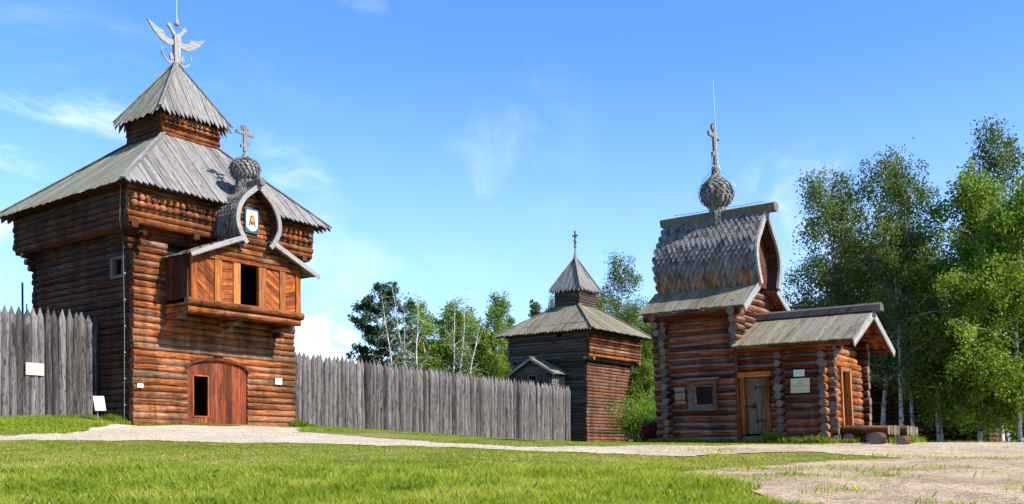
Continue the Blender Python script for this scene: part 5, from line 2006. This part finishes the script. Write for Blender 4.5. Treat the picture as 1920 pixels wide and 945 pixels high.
for i, (px, Y, top, mm, lab) in enumerate([(1560, 62, 540, B7, "shadowy tree behind the chapel's porch ridge"), (1620, 64, 430, B7, "shadowy tree between the two feathery birches"),
                                          (1690, 60, 450, B7, "shadowy tree behind the leaning birch"), (1760, 62, 520, B7, "shadowy tree above the log shed's roof"),
                                          (1830, 64, 430, B7, "shadowy tree over the middle of the log house"), (1900, 62, 420, B7, "shadowy tree over the right end of the log house"),
                                          (1985, 58, 380, B7, "shadowy tree at the right edge behind the twin trunks"), (1925, 66, 600, B7, "lowest shadowy tree filling the gap right of the log house"), (1700, 70, 620, B7, "low shadowy tree behind the log shed"), (1990, 70, 610, B7, "low shadowy tree beyond the right edge"), (1962, 43, 640, B6, "low bright birch closing the view at the right edge"), (1790, 56, 640, B6, "low tree before the log house wall"),
                                          (1660, 58, 690, B6, "young low tree under the leaning birch's crown"), (1740, 60, 700, B6, "young low tree between shed and log house"), (1905, 62, 700, B6, "young low tree right of the log house window"), (1950, 60, 690, B6, "young low tree at the right edge"), (2000, 62, 680, B6, "young low tree outside the right edge")]):
    plant("birch_tree", mm, px, Y, top, 13, lab, "tree", G4, i * 1.1, wide=1.25)

# shrubs
def make_shrub(seed, n=26, h=1.0, leaf=M_LEAFB, ls=.09, per=24):
    rng.seed(seed)
    mb = MB(); an = []
    for i in range(n):
        a = rng.random() * 6.28
        tw = limb(mb, (0, 0, 0), Vector((math.cos(a) * rng.uniform(.1, .9), math.sin(a) * rng.uniform(.1, .9), 1)), h * rng.uniform(.5, 1.0), .012, 4, .05, .15, 4)
        for m_ in (1, 2, 3, 4): an.append((tw[m_], 1))
    return mesh_of(mb, "stem", [M_PBARK]), leaves_mesh("leaves", an, per, ls, .13 * h, leaf, 1.5, .1, seed)


SR = make_shrub(5, leaf=M_REDL); SG = make_shrub(6, n=70, h=3.4, ls=.09, per=60); SG2 = make_shrub(7, n=46, h=2.0, ls=.07, per=40)
for nm, mm, px, Y, hh, lab in (("red_shrub", SR, 1226, 36.0, .95, "small dark red shrub at the chapel's far corner"),
                               ("leafy_shrub", SG, 1206, 60, 1.0, "bright green shrub growing between corner tower and chapel"),
                               ("leafy_shrub", SG2, 1232, 50, 1.0, "smaller green shrub behind the red shrub")):
    X = (px - 960) / 1807 * Y
    o = empty(nm, (X, Y, tz(X, Y) - .05), px)
    o.scale = (hh * .85, hh * .85, hh)
    for n_, me_ in zip(("stem", "leaves"), mm):
        c = bpy.data.objects.new(n_, me_); c.parent = o; COL.objects.link(c)
    tag(o, lab, "shrub")


# ------------------------------------------------------------------ grass, weeds, stones
def footprint(X, Y):
    out = np.zeros(X.shape, bool)
    for (c, x0, x1, y0, y1) in (((TC), -A_, A_, -A_, A_), (T2, -a2, a2, -a2, a2), (CC, 0, 3.3, 0, 6.4)):
        dx, dy = X - c[0], Y - c[1]
        lx = dx * UV_.x + dy * UV_.y; ly = dx * VV_.x + dy * VV_.y
        out |= (lx > x0) & (lx < x1) & (ly > y0) & (ly < y1)
    return out


def blades(name, X, Y, h, wdt, mat, tone, lean=.5, seed=0, lift=0.0):
    r_ = np.random.default_rng(seed)
    N = len(X)
    Z = terrain(X, Y) - .01 + lift
    az = r_.uniform(0, 6.283, N); la = r_.uniform(0, 6.283, N); lf = h * lean * r_.uniform(.1, 1, N)
    b = np.stack([np.cos(az) * wdt / 2, np.sin(az) * wdt / 2, np.zeros(N)], 1)
    c = np.stack([X, Y, Z], 1)
    mid = c + np.stack([np.cos(la) * lf * .3, np.sin(la) * lf * .3, h * .55], 1)
    tip = c + np.stack([np.cos(la) * lf, np.sin(la) * lf, h * .97], 1)
    v = np.stack([c - b, c + b, mid + b * .8, tip, mid - b * .8], 1).reshape(-1, 3)
    me_ = bpy.data.meshes.new(name)
    me_.vertices.add(N * 5); me_.vertices.foreach_set("co", v.astype(np.float32).ravel())
    me_.loops.add(N * 5); me_.loops.foreach_set("vertex_index", np.arange(N * 5, dtype=np.int32))
    me_.polygons.add(N); me_.polygons.foreach_set("loop_start", np.arange(0, N * 5, 5, dtype=np.int32))
    me_.polygons.foreach_set("loop_total", np.full(N, 5, dtype=np.int32))
    at_ = me_.attributes.new("rnd", 'FLOAT', 'FACE'); at_.data.foreach_set("value", np.clip(tone, 0, 1).astype(np.float32))
    me_.materials.append(mat); me_.update()
    o_ = bpy.data.objects.new(name, me_); COL.objects.link(o_)
    tag(o_, kind='stuff')
    return o_


def lown(X, Y, f, s=0.0):
    return (np.sin(X * f + s + 1.3 * np.sin(Y * f * .8 + s)) + np.sin(Y * f * 1.37 + 2 * s + 1.1 * np.sin(X * f * 1.1)) + .6 * np.sin(X * f * 2.7 + Y * f * 2.1 + s)) / 2.6


def scatter(n, y0, y1, pw=1.0, xr=.60, extra=2.5):
    """points on the lawn, denser towards the viewer"""
    u = npr.uniform(0, 1, n)
    Y = (y0 ** (1 - pw) + u * (y1 ** (1 - pw) - y0 ** (1 - pw))) ** (1 / (1 - pw)) if pw != 1 else y0 * (y1 / y0) ** u
    X = npr.uniform(-1, 1, n) * (Y * xr + extra)
    return X, Y


def keep_mask(X, Y, y_frac=.06, p_frac=.012):
    jx, jy = rag(X, Y, .22)
    onp = in_poly(X + jx, Y + jy, PATH)
    jx, jy = rag(X, Y, .45)
    ony = in_poly(X + jx, Y + jy, YARD)
    u = npr.uniform(0, 1, X.shape)
    n_ = lown(X, Y, 2.1, 4.0)
    k = ~footprint(X, Y)
    k &= ~(onp & (u > p_frac))
    k &= ~(ony & (u > y_frac * np.clip(n_ * 5 - 1.6, 0, 3) * (1 + 2.5 * sm((Y - 15) / 6))))
    # the narrow strip of grass between path and yard on the right is worn thin
    k &= ~((X > 4) & (Y > 18) & (Y < 30) & (u > np.clip(.70 + 1.2 * n_ - (X - 4) * .05, .04, 1)))
    # bare ground under the trees on the right
    k &= ~((X > 13) & (Y > 32) & (u > .25))
    return k


# near lawn: long uneven blades
X, Y = scatter(330000, 9.0, 19.5, 1.6)
k = keep_mask(X, Y); X, Y = X[k], Y[k]
fade = sm((19.0 - Y + 1.5 * lown(X, Y, .9)) / 3.0)
h = (.055 + .085 * fade) * npr.uniform(.45, 1.35, X.shape) * (1 + .40 * lown(X, Y, 2.6, 1.0) + .35 * lown(X, Y, 7.3, 2.0))
h = np.clip(h, .02, .19)
tone = .36 + .22 * lown(X, Y, 1.4, 2.0) + .20 * lown(X, Y, 6.1, .7) + npr.normal(0, .16, X.shape) + .16 * (1 - fade)
blades("lawn_grass", X, Y, h, .0085 + .006 * npr.uniform(0, 1, X.shape), M_GRASS, tone, .8, 1)
# mown lawn beyond
X, Y = scatter(300000, 18.0, 34.0, 1.3)
k = keep_mask(X, Y); X, Y = X[k], Y[k]
k2 = (lown(X, Y, 1.9, 6.0) + .6 * lown(X, Y, 6.9, 1.0) > .95) & (npr.uniform(0, 1, X.shape) > .25)
X, Y = X[~k2], Y[~k2]
h = .045 * npr.uniform(.5, 1.5, X.shape) * (1 + .4 * lown(X, Y, 1.1, 3.0))
dry = lown(X, Y, .55, 5.0) * .5 + lown(X, Y, 2.3, 1.5) * .35 + lown(X, Y, 5.7, .3) * .35
tone = .52 + .42 * dry + npr.normal(0, .16, X.shape)
blades("mown_grass", X, Y, h, .016 * npr.uniform(.6, 1.3, X.shape), M_GRASS, tone, 1.0, 2)
# verge under the palisades
n = 270000
s_ = npr.uniform(-9, 44, n); d_ = 8.5 * npr.uniform(0, 1, n) ** 1.5
P0 = Lc + VV_ * 2.45
X = P0.x + UV_.x * s_ - VV_.x * d_; Y = P0.y + UV_.y * s_ - VV_.y * d_
k = keep_mask(X, Y, p_frac=.0) & (Y > 33); X, Y, d_ = X[k], Y[k], d_[k]
h = (.09 + .10 * np.exp(-d_ * 1.2)) * npr.uniform(.5, 1.4, X.shape)
blades("verge_grass", X, Y, h, .028 * npr.uniform(.6, 1.3, X.shape), M_GRASS, .28 + .15 * lown(X, Y, .9) + npr.normal(0, .13, X.shape), .8, 3)
# rank growth along the chapel wall, tower feet
xs_, ys_, hs_ = [], [], []
for (c, x0, x1, y0, y1, n, hh) in ((CC, -.55, -.05, -.1, 6.7, 6500, .15), (CC, -.4, 0, 1.7, 2.3, 900, .32), (CC, -.3, .5, -.6, -.2, 700, .18), (CC, -.5, -.1, .3, .9, 500, .25),
                              (TC, -A_, -A_ + 1.9, -A_ - .35, -A_ - .05, 700, .12), (TC, -A_ - .5, -A_ - .1, -A_, -A_ + 2.6, 2500, .22), (TC, A_ - .3, A_ + 1.0, -A_ - .4, -A_ + 1, 1500, .3), (TC, -1.9, -1.2, -A_ - .9, -A_ - .3, 300, .12),
                              (T2, -a2, a2, -a2 - .4, -a2, 1500, .18), (CC, .5, 3.2, -1.9, -1.4, 600, .22)):
    a = npr.uniform(x0, x1, n); b = npr.uniform(y0, y1, n)
    X = c[0] + UV_.x * a + VV_.x * b; Y = c[1] + UV_.y * a + VV_.y * b
    xs_.append(X); ys_.append(Y); hs_.append(hh * npr.uniform(.3, 1.4, n) * (1 + .5 * lown(X, Y, 3.0)))
X, Y, h = map(np.concatenate, (xs_, ys_, hs_))
blades("weeds", X, Y, h, .030 * npr.uniform(.5, 1.4, X.shape), M_GRASS, .15 + npr.normal(0, .12, X.shape), .9, 4)
# small tufts that have crept into the gravel
tx, ty = [], []
for px, py, n, rr in ((1455, 884, 260, .35), (1400, 899, 200, .22), (1480, 893, 160, .2), (1640, 891, 220, .3), (1662, 897, 120, .2), (1582, 886, 160, .4), (1520, 880, 120, .3),
                      (1432, 905, 160, .2), (1500, 897, 120, .2), (1610, 880, 160, .45), (1710, 884, 90, .3), (1790, 880, 80, .4), (1860, 890, 60, .3), (1340, 845, 160, .5), (1300, 848, 160, .5), (1660, 858, 260, .7), (1740, 862, 260, .8), (1820, 861, 200, .7), (1890, 864, 260, .8)):
    g_ = ground_at(px, py)
    tx.append(g_[0] + npr.normal(0, rr, n)); ty.append(g_[1] + npr.normal(0, rr * .8, n))
X, Y = np.concatenate(tx), np.concatenate(ty)
blades("gravel_tufts", X, Y, .075 * npr.uniform(.3, 1.3, X.shape), .014 * npr.uniform(.6, 1.3, X.shape), M_GRASS, .35 + npr.normal(0, .2, X.shape), 1.0, 6, .022)
# grass and litter under the trees
X = npr.uniform(13, 40, 30000); Y = npr.uniform(38, 60, 30000)
blades("shade_grass", X, Y, .16 * npr.uniform(.3, 1.2, X.shape), .03 * np.ones(X.shape), M_GRASS, .25 + npr.normal(0, .15, X.shape), .8, 5)

# broad-leaved weeds in the lawn
r_ = npr
cx_ = r_.uniform(-1, 1, 90); cy_ = 9.5 + 9 * r_.uniform(0, 1, 90) ** 1.3
cx_ = cx_ * (cy_ * .58); k = keep_mask(cx_, cy_, 0, 0); cx_, cy_ = cx_[k], cy_[k]
extra = [ground_at(*p) for p in ((650, 905), (672, 912), (325, 920), (350, 905), (905, 935))]
cx_ = np.concatenate([cx_, [e[0] for e in extra]]); cy_ = np.concatenate([cy_, [e[1] for e in extra]])
an = [(Vector((a, b, tz(a, b) + .02)), rng.uniform(.6, 1.3)) for a, b in zip(cx_, cy_)]
me_ = leaves_mesh("broadleaf_weeds", an, 30, .055, .065, M_LEAFB, 1.6, 0, 8)
o = bpy.data.objects.new("broadleaf_weeds", me_); COL.objects.link(o); tag(o, kind='stuff')
# clover heads
n = 900
X, Y = scatter(n, 9.5, 24, 1.5); k = keep_mask(X, Y, 0, 0) & (lown(X, Y, .9, 7.0) > -.1); X, Y = X[k], Y[k]
an = [(Vector((a, b, tz(a, b) + .085)), .3) for a, b in zip(X, Y)]
M_CLOVER = leaf_mat("clover_head", (.40, .34, .32), (.55, .52, .48), (.62, .60, .50), .2)
me_ = leaves_mesh("clover_heads", an, 5, .020, .016, M_CLOVER, 1.0, 0, 9)
o = bpy.data.objects.new("clover_heads", me_); COL.objects.link(o); tag(o, kind='stuff')


# loose stones on the gravel
def stones(name, X, Y, size, mat, seed):
    r_ = np.random.default_rng(seed)
    N = len(X)
    base = np.array([(1, 0, 0), (0, 1, 0), (-1, 0, 0), (0, -1, 0), (0, 0, .8), (.5, .5, .55)], float)[:5]
    fc = np.array([(0, 1, 4), (1, 2, 4), (2, 3, 4), (3, 0, 4)])
    v = base[None] * size[:, None, None] * r_.uniform(.6, 1.3, (N, 5, 1))
    a = r_.uniform(0, 6.28, N); ca, sa_ = np.cos(a)[:, None], np.sin(a)[:, None]
    x = v[..., 0] * ca - v[..., 1] * sa_; y = v[..., 0] * sa_ + v[..., 1] * ca
    v = np.stack([x + X[:, None], y + Y[:, None], v[..., 2] + (terrain(X, Y) + .016)[:, None]], -1).reshape(-1, 3)
    f = (fc[None] + (np.arange(N) * 5)[:, None, None]).reshape(-1, 3)
    me_ = bpy.data.meshes.new(name)
    me_.vertices.add(N * 5); me_.vertices.foreach_set("co", v.astype(np.float32).ravel())
    M = len(f)
    me_.loops.add(M * 3); me_.loops.foreach_set("vertex_index", f.astype(np.int32).ravel())
    me_.polygons.add(M); me_.polygons.foreach_set("loop_start", np.arange(0, M * 3, 3, dtype=np.int32)); me_.polygons.foreach_set("loop_total", np.full(M, 3, dtype=np.int32))
    at_ = me_.attributes.new("rnd", 'FLOAT', 'FACE'); at_.data.foreach_set("value", np.repeat(r_.uniform(0, 1, N), 4).astype(np.float32))
    me_.materials.append(mat); me_.update()
    o_ = bpy.data.objects.new(name, me_); COL.objects.link(o_); tag(o_, kind='stuff')


def stone_mat():
    m, t = new_mat("loose_stone")
    at = t.n('ShaderNodeAttribute'); at.attribute_name = "rnd"
    col = t.ramp(at.outputs['Fac'], [(.1, (.16, .11, .07)), (.5, (.34, .25, .17)), (.9, (.50, .40, .30))])
    principled(t, col, .9)
    return m


M_STONE = stone_mat()
X, Y = scatter(110000, 9.0, 32, 1.5); k = in_poly(X, Y, YARD); X, Y = X[k], Y[k]
stones("loose_stones", X, Y, .012 + .016 * npr.uniform(0, 1, X.shape) ** 3, M_STONE, 3)
X, Y = scatter(50000, 26, 46, 1.2); k = in_poly(X, Y, PATH); X, Y = X[k], Y[k]
stones("path_stones", X, Y, .014 + .02 * npr.uniform(0, 1, X.shape) ** 4, M_STONE, 4)

bpy.context.view_layer.update()
